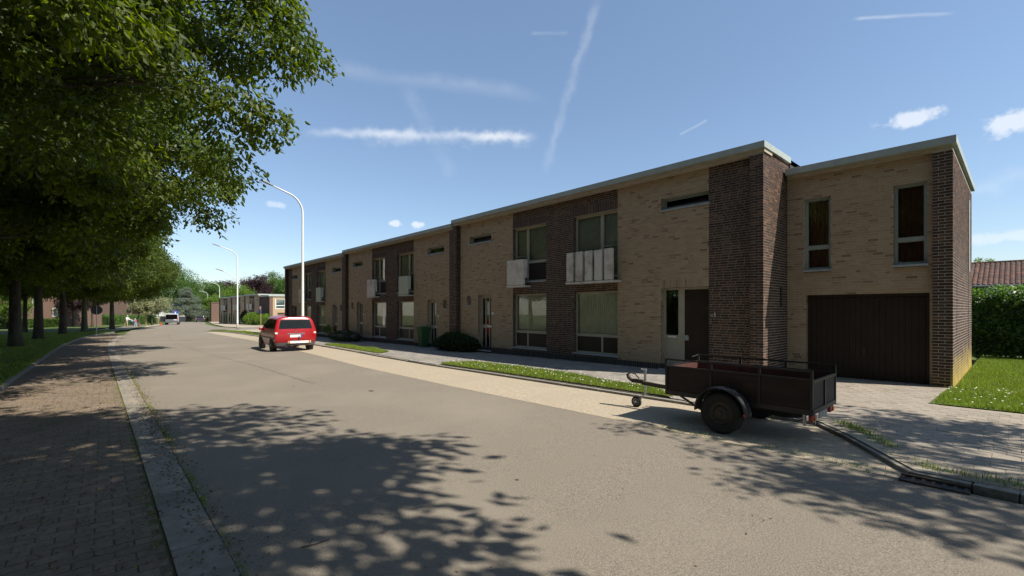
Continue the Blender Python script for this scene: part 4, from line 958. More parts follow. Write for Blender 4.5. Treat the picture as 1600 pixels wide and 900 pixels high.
# the tree whose crown hangs over the upper left of the view, and its neighbours in the row
near = make_tree('street_tree', 11, 13.5, .38, 9.0, 6.8, 8.5, 5.3, 540, 430, .15, 'leaf', zmin=3.9, tri4=True, crad=(.5,1.05), limbs=70, shell=.45)
place(near, tree_pt(-12.6,-4.45), 'street tree whose trunk stands left of the frame and crown overhangs the road', GR, 0, 1, False)
t2 = make_tree('street_tree', 23, 12, .29, 7.8, 6.4, 7.4, 4.6, 350, 370, .22, 'leaf', zmin=3.4, crad=(.6,1.2), limbs=50, shell=.45)
place(t2, tree_pt(-24.2,-3.6), 'leaning street tree at the left edge of the frame, nearest visible trunk', GR, .7, 1, False)
rows = [(gnd(24,541,.05), 'first broad trunk from the left of the street trees', 2.2, .98), (gnd(60,530,.05), 'second broad trunk from the left of the street trees', 4.0, 1.0),
        (gnd(98,522,.05), 'third street tree trunk from the left, in front of the brick building', 5.3, .97), (gnd(132,518,.05), 'fourth street tree trunk from the left, beside the round sign', 1.0, .95), (gnd(175,514.5,.05), 'rightmost trunk of the street tree row, nearest the walking people', 3.0, .92)]
for p, lb, rz, s in rows: place(t2, (p.x, p.y, gz(p.x)+.05), lb, GR, rz, s)
p = gnd(39,519.5,.05); place(t2, (p.x, p.y, p.z), 'slimmer trunk standing behind the first and second street trees', 'trees behind the row', .3, (.7,.7,.95))
for x, y, rz, s, lb in ((-40,-15,1.2,.9,'crown of a tree well behind the second trunk'),(-58,-19,2.9,.95,'crown of a tree farthest behind the left row'),(-28,-17,4.4,.95,'crown of a tree behind the leftmost trunk at the frame edge')): place(t2, tree_pt(x, y), lb, 'trees behind the row', rz, s)
# two trees behind the camera that shade the foreground (seen only by their shadows and in the window panes)
def unseen(p):
    x, y, z = p[0]+1.9, p[1]-3.4, p[2]-1.68; t = x*FW[0]+y*FW[1]
    if t < .3: return True
    return z/t*F_PX > CY+110 or (x*RT[0]+y*RT[1])/t*F_PX+CX < 300
t3 = make_tree('street_tree', 31, 13, .4, 8.2, 6.0, 7.6, 4.2, 430, 400, .25, 'leaf', zmin=4.9, crad=(.8,1.4), limbs=60, shell=.45, cut=unseen)
place(t3, tree_pt(1.9,-3.4), 'street tree behind the viewer whose shadow covers the road in the foreground', GR, 0, 1, False)
t4 = make_tree('street_tree', 47, 9, .2, 6.2, 4.0, 2.1, 1.8, 80, 210, .15, 'leaf', zmin=3.8, crad=(.45,.85), limbs=60)
place(t4, tree_pt(6.2,9.0), 'tree right of the frame whose shadow falls over the driveway', 'trees right of the frame', 0, 1, False)
# trees across the street, outside the frame, mirrored in the window panes
for x, y, rz, s, lb in ((-12,-15,.4,.95,'tree across the street mirrored in the middle windows'),(1,-16,2.0,1.0,'tree across the street mirrored in the windows near door number 1'),(12,-14,3.1,1.0,'tree across the street mirrored in the garage wing windows'),(-22,-21,5.2,1.05,'tree across the street mirrored in the left windows'),(-4,-27,1.0,1.1,'tallest tree across the street, mirrored between the others')):
    place(t2, tree_pt(x, y), lb, 'trees across the street', rz, s)
# ------------------------------------------------------------------ small and far trees
bz = gz
def far_tree(seed, px, py_base, t, wpx, top_py, leafm, label, name='tree', cat=None, nclust=70, per=130, lsize=None, trunk=.16, group=None, zlow=.12, flat=.7):
    d = ray(px, 480); x, y = d[0]*t, d[1]*t; z0 = gz(x) if py_base is None else ZC+(CY-py_base)/F_PX*t
    H = ZC+(CY-top_py)/F_PX*t-z0; r = wpx/F_PX*t/2; ls = lsize or max(.14, t*.0028)
    zl = H*zlow; T = make_tree(name, seed, H, max(.06, H*trunk*.1), (H+zl)/2, r*.86, r*.86, (H-zl)/2*.88, nclust, per, ls, leafm, crad=(r*.18, r*.32), limbs=18, shell=.45, flat=flat, droop=.35)
    place(T, (x, y, z0), label, group, 0, 1, False); return T
YG = 'young blossoming trees'
for i, (px, pb, w, tp, lb) in enumerate(((217,511,40,458,'young blossoming tree with bent trunk beside the walking people'), (237.5,507.5,40,460,'young blossoming tree between the stakes'), (247,505,38,460,'young blossoming tree nearest the white van'))):
    g_ = gnd(px, pb); far_tree(60+i, px, None, g_.x*FW[0]+g_.y*FW[1], w, tp, 'leaf_pale', lb, 'young_tree', nclust=40, per=150, trunk=.2, group=YG, zlow=.30, lsize=.22)
for i, (px, w, tp, lb) in enumerate(((114,46,450,'purple-leaved young tree between the third and fourth trunks'), (144,44,446,'purple-leaved young tree behind the round sign'))):
    g_ = gnd(px, 511); far_tree(70+i, px, None, g_.x*FW[0]+g_.y*FW[1], w, tp, 'leaf_purple', lb, 'young_tree', nclust=40, per=140, trunk=.25, group='purple young trees', zlow=.36, lsize=.2)
FG = 'trees closing the far end of the street'
for a in ((80,401,None,140,56,427,'leaf_purple','dark purple copper beech rising behind the far garage block','copper_beech'),
          (81,347,None,175,52,436,'leaf_purple','dark purple copper beech above the far lamp posts','copper_beech'),
          (82,430,None,150,50,424,'leaf_mid','green tree right of the copper beech, behind the near row','broadleaf_tree'),
          (83,452,None,120,50,426,'leaf_mid','green tree half hidden behind the leftmost near house','broadleaf_tree'),
          (84,320,None,165,70,434,'leaf_mid','olive green tree left of the far copper beech','broadleaf_tree'),
          (85,277,None,150,80,416,'leaf_mid','tall green tree behind the blue cedar','broadleaf_tree'),
          (86,372,None,128,56,446,'leaf_bright','bright green tree behind the second lamp post','broadleaf_tree'),
          (87,338,None,135,34,460,'leaf_bright','bright green tree growing before the far house end','broadleaf_tree'),
          (88,225,None,160,80,425,'leaf_mid','green tree behind the low brick building','broadleaf_tree'),
          (89,150,None,150,90,420,'leaf_mid','tall tree over the low brick building','broadleaf_tree'),
          (90,60,None,130,110,410,'leaf_mid','broad tree behind the first trunks of the row','broadleaf_tree'),
          (91,8,None,60,75,425,'leaf_bright','sunlit tree at the left edge behind the lawn','broadleaf_tree'),
          (92,395,None,115,40,466,'leaf_mid','small green tree above the far garage block','broadleaf_tree')):
    far_tree(a[0], a[1], a[2], a[3], a[4], a[5], a[6], a[7], a[8], nclust=110, per=200, group=FG, zlow=.1)
# blue cedar: tiers of flat drooping boughs
d = ray(291,480); t = 122; x, y = d[0]*t, d[1]*t; z0 = gz(x); H = ZC+(CY-449)/F_PX*t-z0
Cd = thing('cedar_tree', (x,y,z0), 'pale blue-green cedar with tiered boughs behind the white van', 'tree', FG)
q = MB(); q.tube([(x,y,z0-.2),(x,y,z0+H*.6),(x,y,z0+H)], [.45,.25,.04], 10); q.build('trunk', 'bark', Cd)
g = np.random.default_rng(5); cl = []; q = MB()
for i in range(90):
    f = g.random()**1.1; z = z0+H*(.08+.9*f); rr = 5.6*(1-f)**.75*g.uniform(.35,1.05)+.2; a = g.uniform(0, 6.28)
    e = (x+rr*math.cos(a), y+rr*math.sin(a), z-.14*rr); q.tube([(x,y,z),((x+e[0])/2,(y+e[1])/2,z+.1),e], [.09,.06,.02], 5)
    for s in (.55, .8, 1): cl.append((x+rr*s*math.cos(a), y+rr*s*math.sin(a), z-.12*rr*s, .55+.5*(1-f)))
q.build('boughs', 'bark', Cd); V, Fc, tone = leaves(g, np.array(cl), 90, .3, .15, flat=.16, wr=.3); np_mesh('crown', V, Fc, 'leaf_cedar', Cd, tone=tone)
# right side: tree top above the tiled roof
far_tree(97, 1531, None, 62, 42, 396, 'leaf_bright', 'feathery tree top showing above the tiled roof', 'broadleaf_tree', nclust=40, per=110, zlow=.4)
# ------------------------------------------------------------------ hedges, bushes
def bush(name, label, blobs, leafm, n, size, seed, cat='bush', droop=.1, group=None, boxy=None):
    """blobs: (centre, rx, ry, rz); leaves cover their upper surfaces over a twiggy core"""
    g = np.random.default_rng(seed); c0 = Vector(blobs[0][0]); B = thing(name, (c0.x, c0.y, gz(c0.x)), label, cat, group)
    Ps, Ns = [], []; q = MB()
    for (c, rx, ry, rz) in blobs:
        m = int(n/len(blobs)); dd = unit(g.normal(size=(m,3))); dd[:,2] = np.abs(dd[:,2])*np.where(g.random(m) < .8, 1, -.6); rr = 1-np.abs(g.normal(size=(m,1)))*.10+.05*np.sin(dd[:,:1]*9+dd[:,1:2]*7)
        Ps.append(np.array(c)+dd*rr*np.array((rx,ry,rz))); Ns.append(dd)
        for k in range(8):
            e = Vector(c)+Vector(unit(g.normal(size=3)))*min(rx,ry,rz)*.8; q.tube([(c[0],c[1],c[2]-rz*.9), tuple((Vector(c)+e)/2), tuple(e)], [.03,.02,.008], 5)
    q.build('twigs', 'bark', B)
    P = np.concatenate(Ps); N = np.concatenate(Ns); m = len(P)
    A = unit(N*.5+g.normal(size=(m,3))*.6+np.array((0,0,-droop))); S = unit(np.cross(A, N+g.normal(size=(m,3))*.5)); l = size*g.uniform(.6,1.3,m)
    V, Fc, k = leaf_arrays(P, A, S, l, l*.55); np_mesh('foliage', V, Fc, leafm, B, tone=np.repeat(np.clip(g.uniform(0,1,m),.01,1), k)); return B
def hedge(name, label, p, q_, w, h, leafm, n, size, seed, group=None, cat='hedge'):
    """clipped hedge between two ground points"""
    g = np.random.default_rng(seed); p, q_ = Vector(p), Vector(q_); d = (q_-p); L = d.length; d.normalize(); s = Vector((-d.y, d.x, 0)).normalized()
    Hd = thing(name, p, label, cat, group); k = MB()
    for i in range(int(L/.8)+2): a = p+d*min(i*.8, L); k.tube([a-Vector((0,0,.1)), a+Vector((jit(.1),jit(.1),h*.6)), a+Vector((jit(.2),jit(.2),h*.85))], [.03,.02,.01], 5)
    c = (p+q_)/2; k.build('twigs', 'bark', Hd)
    u = g.uniform(0, L, n); f = g.random(n); top = f < w/(w+2*h); v = np.where(top, g.uniform(-w/2, w/2, n), np.where(g.random(n) < .5, -w/2, w/2)); z = np.where(top, h, g.uniform(0, h, n))
    wob = .07*np.sin(u*2.1)+.05*np.sin(u*5.3+1)+.06*np.sin(z*4+u); ins = np.abs(g.normal(size=n))*.10
    v = v*(1-ins/w*1.2)+np.sign(v)*wob*(~top); z = np.where(top, z-ins+wob, z)
    N = np.where(top[:,None], np.array((0,0,1.0)), np.sign(v)[:,None]*np.array(s))
    P = np.array(p)+u[:,None]*np.array(d)+v[:,None]*np.array(s)+z[:,None]*np.array((0,0,1.0))
    A = unit(N*.5+g.normal(size=(n,3))*.6); S = unit(np.cross(A, N+g.normal(size=(n,3))*.5)); l = size*g.uniform(.6,1.3,n)
    V, Fc, kk = leaf_arrays(P, A, S, l, l*.6); np_mesh('foliage', V, Fc, leafm, Hd, tone=np.repeat(np.clip(g.uniform(0,1,n),.01,1), kk))
    kk = MB(); kk.obox(c+Vector((0,0,h*.45)), d, s, (0,0,1), L/2-.1, w*.32, h*.42); kk.build('dark_core', 'leaf_dark', Hd); return Hd  # solid dark green box fills the middle of the hedge
c = gnd(707,549,.07); bush('conifer_bush', 'low dark spreading conifer bush against the house wall', [((c.x-.35,c.y+.35,c.z+.30),.95,.65,.45), ((c.x+.45,c.y+.45,c.z+.22),.7,.5,.36), ((c.x-1.0,c.y+.4,c.z+.22),.7,.5,.36)], 'leaf_dark', 9000, .10, 3, droop=-.3)
c = gnd(521,527,.07); bush('round_shrub', 'rounded green shrub by the house wall behind the red car', [((c.x,c.y+.2,c.z+.5),1.3,.7,.6)], 'leaf_mid', 3500, .11, 4)
c = gnd(532,533,.07); bush('flowering_shrub', 'low shrub with pale pink flowers beside the rounded shrub', [((c.x,c.y+.3,c.z+.22),1.9,.7,.36)], 'leaf_dark', 3500, .10, 5)
o = bpy.data.objects['flowering_shrub']; g = np.random.default_rng(8); n = 260; P = np.array((c.x,c.y+.3,c.z+.22))+unit(np.abs(g.normal(size=(n,3)))*np.sign(g.normal(size=(n,3)))*np.array((1,1,0))+np.array((0,0,.6)))*np.array((1.9,.7,.4)); A = unit(g.normal(size=(n,3))); S = unit(np.cross(A, g.normal(size=(n,3)))); V, Fc, k = leaf_arrays(P, A, S, np.full(n,.07), np.full(n,.06)); np_mesh('flowers', V, Fc, 'leaf_flower', o, tone=np.repeat(g.uniform(.1,1,n), k))
# vine-covered garden fence and hedge on the right
p, q_ = Vector((-5,22.6,.1)), Vector((10,22.6,.1)); hedge('vine_fence', 'garden fence overgrown with leafy climber beyond the lawn', p, q_, .9, 2.05, 'leaf_hedge', 26000, .14, 12)
hedge('garden_hedge', 'second taller hedge behind the climber-covered fence', Vector((-3,27,.1)), Vector((16,27,.1)), 1.2, 2.5, 'leaf_mid', 12000, .15, 13)
# hedges left and far
hg = 'hedges before the brick building'
a_, b_ = gnd(-20,515), gnd(95,511.5); hedge('clipped_hedge', 'clipped sunlit hedge behind the first three trunks', a_, b_, 1.4, 1.25, 'leaf_hedge', 9000, .2, 14, hg)
a_, b_ = gnd(160,508.5), gnd(238,504.5); hedge('clipped_hedge', 'clipped dark hedge behind the walking people', a_, b_, 1.6, 1.7, 'leaf_mid', 9000, .25, 15, hg)
a_ = gnd(385,508,.03); bush('round_hedge', 'rounded yellow-green hedge at the corner before the far houses', [((a_.x,a_.y+1,a_.z+.8),1.9,1.4,1.25), ((a_.x+3.2,a_.y+2.0,a_.z+.7),2.2,1.4,1.1), ((a_.x+6.5,a_.y+3.0,a_.z+.5),2.4,1.4,.95)], 'leaf_bright', 9000, .2, 16, 'hedge')
a_ = gnd(362,507,.03); bush('dark_shrub', 'dark upright shrub in front of the far row of houses', [((a_.x,a_.y+2.5,a_.z+1.1),1.3,1.1,1.5)], 'leaf_dark', 3000, .2, 17)
a_, b_ = gnd(300,502.5), gnd(318,502.5); hedge('far_hedge', 'low dark hedge at the road end beneath the cedar', a_, b_, 3, 3.0, 'leaf_dark', 5000, .4, 18)

# unseen hedge added across the street to hide bright low sky in the panes
a_, b_ = Vector((-48,-31,gz(-48))), Vector((24,-31,gz(24))); hedge('added_hedge', 'unseen hedge added across the street to darken low window reflections', a_, b_, 2, 4.2, 'leaf_mid', 16000, .45, 19)
# ------------------------------------------------------------------ far row of houses
def far_house(O, u, n, w, H, label, name='far_house', end=False):
    """house seen from afar: O = right front corner at ground, u along the facade, n outwards"""
    O, u, n = Vector(O), Vector(u).normalized(), Vector(n).normalized(); T = thing(name, O, label, 'house', 'far row of houses'); Z = Vector((0,0,1))
    def blk(nm, a, c, d0, d1, z0, z1, m, par=T):
        q = MB(); q.obox(O+u*(a+c)/2-n*(d0+d1)/2+Z*(z0+z1)/2, u, n, Z, (c-a)/2, abs(d1-d0)/2, (z1-z0)/2); return q.build(nm, m, par)
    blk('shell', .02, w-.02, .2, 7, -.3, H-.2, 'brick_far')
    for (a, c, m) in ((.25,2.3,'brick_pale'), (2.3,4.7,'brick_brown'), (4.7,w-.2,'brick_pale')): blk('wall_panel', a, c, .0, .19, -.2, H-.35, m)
    blk('pillar', w-.2, w, -.12, .18, -.2, H-.3, 'brick_brown')
    for (a, c, z0, z1, m) in ((2.5,3.4,2.75,4.55,'frame_beige'), (3.6,4.5,2.75,4.55,'frame_beige'), (2.5,3.4,.3,2.2,'frame_beige'), (3.6,4.5,.3,2.2,'frame_beige'), (.6,1.4,4.1,4.5,'frame_grey'), (.6,1.5,.05,2.15,'frame_beige'), (5.2,5.9,.05,2.15,'frame_beige')):
        W = blk('window' if z0 > .1 else 'front_door', a, c, -.03, .0, z0, z1, m); blk('pane', a+.08, c-.08, -.045, -.032, z0+.08, z1-.08, 'glass', W)
        blk('room_shade', a+.08, c-.08, -.031, -.0305, z0+.08, z1-.08, 'black', W)  # black sheet behind the pane paints the unlit room
    b1 = blk('balcony', 2.4, 3.3, -.45, -.35, 2.6, 3.6, 'concrete_panel'); b2 = blk('balcony', 3.8, 4.6, -.45, -.35, 2.6, 3.6, 'concrete_green')
    for b_, a, c in ((b1, 2.4, 3.3), (b2, 3.8, 4.6)): blk('slab', a, c, -.34, -.04, 2.55, 2.65, 'concrete_panel', b_)
    blk('soffit', 0, w, -.15, .19, H-.345, H-.20, 'soffit'); blk('roof', -.05 if end else 0, w-.01, -.25, 7.1, H-.195, H, 'fascia'); return T
A0, A1 = Vector((-88,20.2,0)), Vector((-108,17.6,0)); u = (A1-A0).normalized(); n = Vector((u.y,-u.x,0)); n = n if n.y < 0 else -n
for i, lb in enumerate(('nearest of three far terraced houses, with sunlit end wall', 'middle one of three far terraced houses behind the lamp post', 'farthest of three terraced houses at the road bend')):
    O = A0+u*6.75*i; O.z = gz(O.x)+.03; far_house(O, u, n, 6.7, 5.35-.07*i, lb, end=i == 0)
# far garage block, its pale front turned to the sun
gx, gy = -82.4, 20.4; z0 = gz(gx); GB = thing('far_garage_block', (gx,gy,z0), 'flat-roofed far block with dark side wall and pale sunlit garage front', 'building', None)
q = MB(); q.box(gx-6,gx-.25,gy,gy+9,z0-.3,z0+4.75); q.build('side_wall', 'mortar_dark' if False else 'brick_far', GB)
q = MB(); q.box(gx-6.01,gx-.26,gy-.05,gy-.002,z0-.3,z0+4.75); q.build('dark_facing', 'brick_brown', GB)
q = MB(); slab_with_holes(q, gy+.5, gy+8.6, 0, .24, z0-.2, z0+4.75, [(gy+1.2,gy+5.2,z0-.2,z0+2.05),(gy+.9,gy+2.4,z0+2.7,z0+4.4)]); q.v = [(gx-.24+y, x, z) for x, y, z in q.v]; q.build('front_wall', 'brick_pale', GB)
q = MB(); q.box(gx-.25,gx+.02,gy,gy+.49,z0-.2,z0+4.75); q.build('corner_pillar', 'brick_far', GB)
q = MB(); q.box(gx-.2,gx-.14,gy+1.2,gy+5.2,z0,z0+2.05); q.build('garage_door', 'brick_far', GB)
q = MB(); q.box(gx-.15,gx-.05,gy+.9,gy+2.4,z0+2.7,z0+4.4); W = q.build('window', 'white_paint', GB); q = MB(); q.box(gx-.049,gx-.045,gy+1.0,gy+2.3,z0+3.3,z0+4.3); q.box(gx-.049,gx-.045,gy+1.0,gy+2.3,z0+2.78,z0+3.2); q.build('pane', 'glass', W)
q = MB(); q.box(gx-6.2,gx+.15,gy-.2,gy+9.2,z0+4.76,z0+5.0); q.build('roof', 'fascia', GB)
q = MB(); q.box(gx-7,gx-3,gy+14,gy+22,z0,z0+6.0); o = q.build('flat_roofed_house', 'brick_far'); tag(o, 'grey flat-roofed house top showing behind the far garage block', 'house')
p = at(330,490,118); q = MB(); q.box(p.x-2,p.x+.2,p.y,p.y+3.5,gz(p.x)-.2,gz(p.x)+4.9); q.box(p.x-2.1,p.x+.3,p.y-.1,p.y+3.6,gz(p.x)+4.901,gz(p.x)+5.1); o = q.build('brick_gable', 'brick_far'); tag(o, 'dark brick gable wall right of the farthest lamp post', 'building')
# ------------------------------------------------------------------ low brick building on the left
def wall_between(par, nm, a, b_, depth, z0, z1, m):
    a, b_ = Vector((a[0],a[1],0)), Vector((b_[0],b_[1],0)); d = (b_-a); L = d.length; d.normalize(); n = Vector((-d.y,d.x,0)); 
    if n.dot(a) < 0: n = -n
    q = MB(); q.obox((a+b_)/2+n*depth/2+Vector((0,0,(z0+z1)/2)), d, n, (0,0,1), L/2, depth/2, (z1-z0)/2); return q.build(nm, m, par)
a, b_ = gnd(-15,514.5), gnd(159,509.3); LB = thing('brick_building', b_, 'long low windowless brick building behind the street trees', 'building')
zg = gz(-95)
wall_between(LB, 'front_wall', a, b_, 9, zg-.3, zg+5.0, 'brick_far'); wall_between(LB, 'parapet', a, b_, 9.1, zg+5.001, zg+5.15, 'fascia')
c, d_ = gnd(150,506), gnd(238,502.2); wall_between(LB, 'rear_wall', c, d_, 9, zg-.6, zg+5.6, 'brick_far'); wall_between(LB, 'rear_parapet', c, d_, 9.1, zg+5.601, zg+5.8, 'fascia')
dd = (Vector(b_[:2])-Vector(a[:2])).normalized()
for px, z0, z1, w in ((56,3.0,4.9,.5),(86,1.6,3.0,.35)):
    f = (px+15)/174; t_ = ray(px,500); pa = Vector(a); pb = Vector(b_)
    k = (pa.x*(pb.y-pa.y)-pa.y*(pb.x-pa.x))/(t_[0]*(pb.y-pa.y)-t_[1]*(pb.x-pa.x)); p = Vector((t_[0]*k, t_[1]*k, zg)); nn = tocam(p)
    q = MB(); q.obox(p+nn*.05+Vector((0,0,(z0+z1)/2)), (dd.x,dd.y,0), (-dd.y,dd.x,0), (0,0,1), w, .04, (z1-z0)/2); W = q.build('window', 'white_paint', LB)
    q = MB(); q.obox(p+nn*.10+Vector((0,0,(z0+z1)/2)), (dd.x,dd.y,0), (-dd.y,dd.x,0), (0,0,1), w-.1, .01, (z1-z0)/2-.12); q.build('pane', 'glass', W)
# ------------------------------------------------------------------ tiled house behind the garden on the right
RH = thing('tiled_house', (-4,44,.3), 'house with brown-red tiled roof behind the hedges on the right', 'house')
q = MB(); q.box(-16,8,44.3,52,-.2,3.3); q.build('wall', 'brick_far', RH)
q = MB(); q.quad((-16.3,43.9,3.30),(8.3,43.9,3.30),(8.3,48.4,5.06),(-16.3,48.4,5.06)); q.quad((-16.3,48.4,5.06),(8.3,48.4,5.06),(8.3,53,3.3),(-16.3,53,3.3)); rf = q.build('roof', 'bitumen', RH)
V, Fc, tn = [], [], []; sl = Vector((0,4.5,1.76)); rows_, cols = 14, 98
for j in range(rows_):
    for i in range(cols):
        x = -16.2+i*.25; p0 = Vector((x,43.86,3.31))+sl*(j/rows_)+Vector((0,-.01,.035)); p1 = p0+sl*(1.08/rows_)-Vector((0,0,.02)); b0 = len(V)
        for p in (p0, p1):
            for dx, dz in ((0,0),(.06,.05),(.15,.055),(.22,.01),(.25,0)): V.append((p.x+dx, p.y, p.z+dz))
        Fc += [(b0+k, b0+k+1, b0+6+k, b0+5+k) for k in range(4)]; tn += [rng.uniform(.02,1)]*10
np_mesh('roof_tile', V, Fc, 'roof_tile', rf, tone=tn, kind='stuff')
q = MB(); q.tube([(-16.3,43.85,3.27),(8.3,43.85,3.27)], .07, 8); q.build('gutter', 'lamp_head', RH)
q = MB(); q.tube([(-16.3,48.4,5.12),(8.3,48.4,5.12)], .11, 8); q.build('ridge', 'roof_tile', RH)
for xw in (-1.0, 1.0, 3.2):
    q = MB(); q.box(xw-.7,xw+.7,44.2,44.29,1.9,3.05); W = q.build('window', 'white_paint', RH)
    for s_ in (-.62, .04): q = MB(); q.box(xw+s_,xw+s_+.58,44.18,44.195,2.0,2.95); q.build('pane', 'glass', W)
p = at(1584,452,21); PZ = thing('garden_parasol', (p.x,p.y,.25), 'cream canvas garden parasol top rising above the hedge', 'parasol'); zt_ = ZC+(CY-449)/F_PX*21
q = MB(); k = 24
for (r_, z) in ((.05,zt_),(.22,zt_-.16),(.50,zt_-.55),(.62,zt_-.80)):
    for j in range(k): a = 2*math.pi*j/k; rr = r_*(1+.10*(1 if j % 3 == 0 else -.3)); q.v.append((p.x+rr*math.cos(a), p.y+rr*math.sin(a), z))
q.f = [(i*k+j, i*k+(j+1)%k, (i+1)*k+(j+1)%k, (i+1)*k+j) for i in range(3) for j in range(k)]; q.build('canopy', 'canvas', PZ)
q = MB(); q.tube([(p.x,p.y,.2),(p.x,p.y,zt_-.02)], .025, 8); q.build('pole', 'wood_stake', PZ); q = MB(); q.lathe((p.x,p.y,zt_-.01), (0,0,1), [(0,.16),(.03,.15),(.05,.04)], 12); q.build('cap', 'black', PZ)
# ------------------------------------------------------------------ people with bicycles by the side path
def skin_mesh(name, V, E, Rr, m, par):
    me = bpy.data.meshes.new(name); me.from_pydata([tuple(v) for v in V], E, []); o = link(name, me, m, par)
    o.modifiers.new('skin', 'SKIN'); o.modifiers.new('sub', 'SUBSURF').levels = 2; o.modifiers['sub'].render_levels = 2
    if not me.skin_vertices: me.skin_vertices.new()
    for i, r in enumerate(Rr): me.skin_vertices[0].data[i].radius = (r, r) if not hasattr(r, '__len__') else r
    me.skin_vertices[0].data[0].use_root = True; return o
def person(p, rz, h, label, top, legs, head_m, helmet=None, lean=.12, arms=.5, stride=.22, bag=None):
    T = thing('person', p, label, 'person', 'people walking by the side path', rz); k = h/1.7
    S = lambda x, y, z: (x*k, y*k, z*k)
    V = [S(0,0,.92),S(lean*.5,0,1.15),S(lean,0,1.38),S(lean+.02,0,1.48),S(lean+.04,0,1.58),S(lean+.05,0,1.66),
         S(0,.09,.88),S(stride*.6,.10,.48),S(stride*.5,.10,.08),S(stride*.5+.16,.11,.03), S(0,-.09,.88),S(-stride*.3,-.10,.48),S(-stride,-.10,.10),S(-stride+.15,-.11,.03),
         S(lean,.19,1.36),S(lean+.12,.24,1.12),S(lean+arms,.20,1.02),S(lean+arms+.09,.20,1.0), S(lean,-.19,1.36),S(lean+.12,-.24,1.12),S(lean+arms,-.20,1.02),S(lean+arms+.09,-.20,1.0)]
    E = [(0,1),(1,2),(2,3),(3,4),(4,5),(0,6),(6,7),(7,8),(8,9),(0,10),(10,11),(11,12),(12,13),(2,14),(14,15),(15,16),(16,17),(2,18),(18,19),(19,20),(20,21)]
    rr = [.13,.13,.14,.05,.095,.08,.085,.06,.045,.035,.085,.06,.045,.035,.055,.045,.035,.03,.055,.045,.035,.03]
    skin_mesh('body', V, E, [r*k for r in rr], 'skin', T)
    iv = [1,0,2,14,15,16,18,19,20]; mp = {a: i for i, a in enumerate(iv)}
    skin_mesh('jacket', [V[i] for i in iv], [(mp[a], mp[c]) for a, c in E if a in mp and c in mp], [(rr[i]+.025)*k for i in iv], top, T)
    iv = [0,6,7,8,10,11,12]; mp = {a: i for i, a in enumerate(iv)}
    skin_mesh('trousers', [V[i] for i in iv], [(mp[a], mp[c]) for a, c in E if a in mp and c in mp], [(rr[i]+.02)*k for i in iv], legs, T)
    q = MB(); q.sm = True; c = Vector(S(lean+.03,0,1.63)); q.lathe(c, (0,0,1), [(-.02*k,.105*k),(.03*k,.112*k),(.08*k,.09*k),(.115*k,.04*k),(.12*k,.005)], 14); q.build('helmet' if helmet else 'hair', helmet or head_m, T, world=False)
    if bag: q = MB(); q.box(-.22*k,-.06*k,-.15*k,.15*k,1.0*k,1.36*k); q.build('backpack', bag, T, world=False, bevel=.03)
    return T
def bicycle(p, rz, s, label, m):
    T = thing('bicycle', p, label, 'bicycle', 'bicycles by the side path', rz); r = .32*s
    for x in (-.5*s, .5*s):
        q = MB(); pts = [(x+r*math.cos(a), 0, r+.01+r*math.sin(a)) for a in [2*math.pi*i/20 for i in range(21)]]; q.tube(pts, .022, 6); w = q.build('wheel', 'rubber', T, world=False)
        q = MB()
        for i in range(4): a = math.pi*i/4; q.tube([(x-r*math.cos(a),0,r+.01-r*math.sin(a)),(x+r*math.cos(a),0,r+.01+r*math.sin(a))], .004, 4)
        q.build('spokes', 'chrome', w, world=False)
    q = MB()
    for a, c in (((-.5,.33),(-.05,.30)),((-.05,.30),(-.16,.78)),((-.5,.33),(-.14,.68)),((-.15,.70),(.34,.72)),((-.05,.30),(.36,.66)),((.5,.33),(.33,.86))): q.tube([(a[0]*s,0,a[1]*s),(c[0]*s,0,c[1]*s)], .02, 6)
    q.build('frame', m, T, world=False)
    q = MB(); q.tube([(.30*s,-.26*s,.93*s),(.33*s,0,.88*s),(.30*s,.26*s,.93*s)], .015, 6); q.build('handlebar', 'chrome', T, world=False)
    q = MB(); q.obox((-.17*s,0,.82*s), (1,0,0), (0,1,0), (0,0,1), .12*s, .06*s, .03*s); q.build('saddle', 'black', T, world=False, bevel=.02); return T
p1 = gnd(197,509.8); p2 = gnd(205,509.4); p3 = gnd(211.5,509.8); rz = R(15)
person(p1, R(40), 1.72, 'woman in white jacket and tan trousers bending towards the bicycles', 'cloth_white', 'cloth_tan', 'hair_grey', lean=.22, arms=.55)
person(p2+Vector((0,0,0)), R(60), 1.25, 'child in dark helmet and blue top standing between woman and other child', 'cloth_blue', 'cloth_navy', 'hair_grey', 'cloth_navy', arms=.35)
person(p3, R(200), 1.25, 'child in pale green helmet and light blue top, with red bag', 'cloth_blue', 'cloth_blue', 'hair_grey', 'helmet', arms=.35, bag='cloth_red')
bicycle(p2+Vector((.2,.5,0)), R(70), .75, 'small dark bicycle beside the child in the dark helmet', 'car_dark'); bicycle(p3+Vector((-.6,.3,0)), R(110), .75, 'small red bicycle beside the child in the green helmet', 'cloth_red')
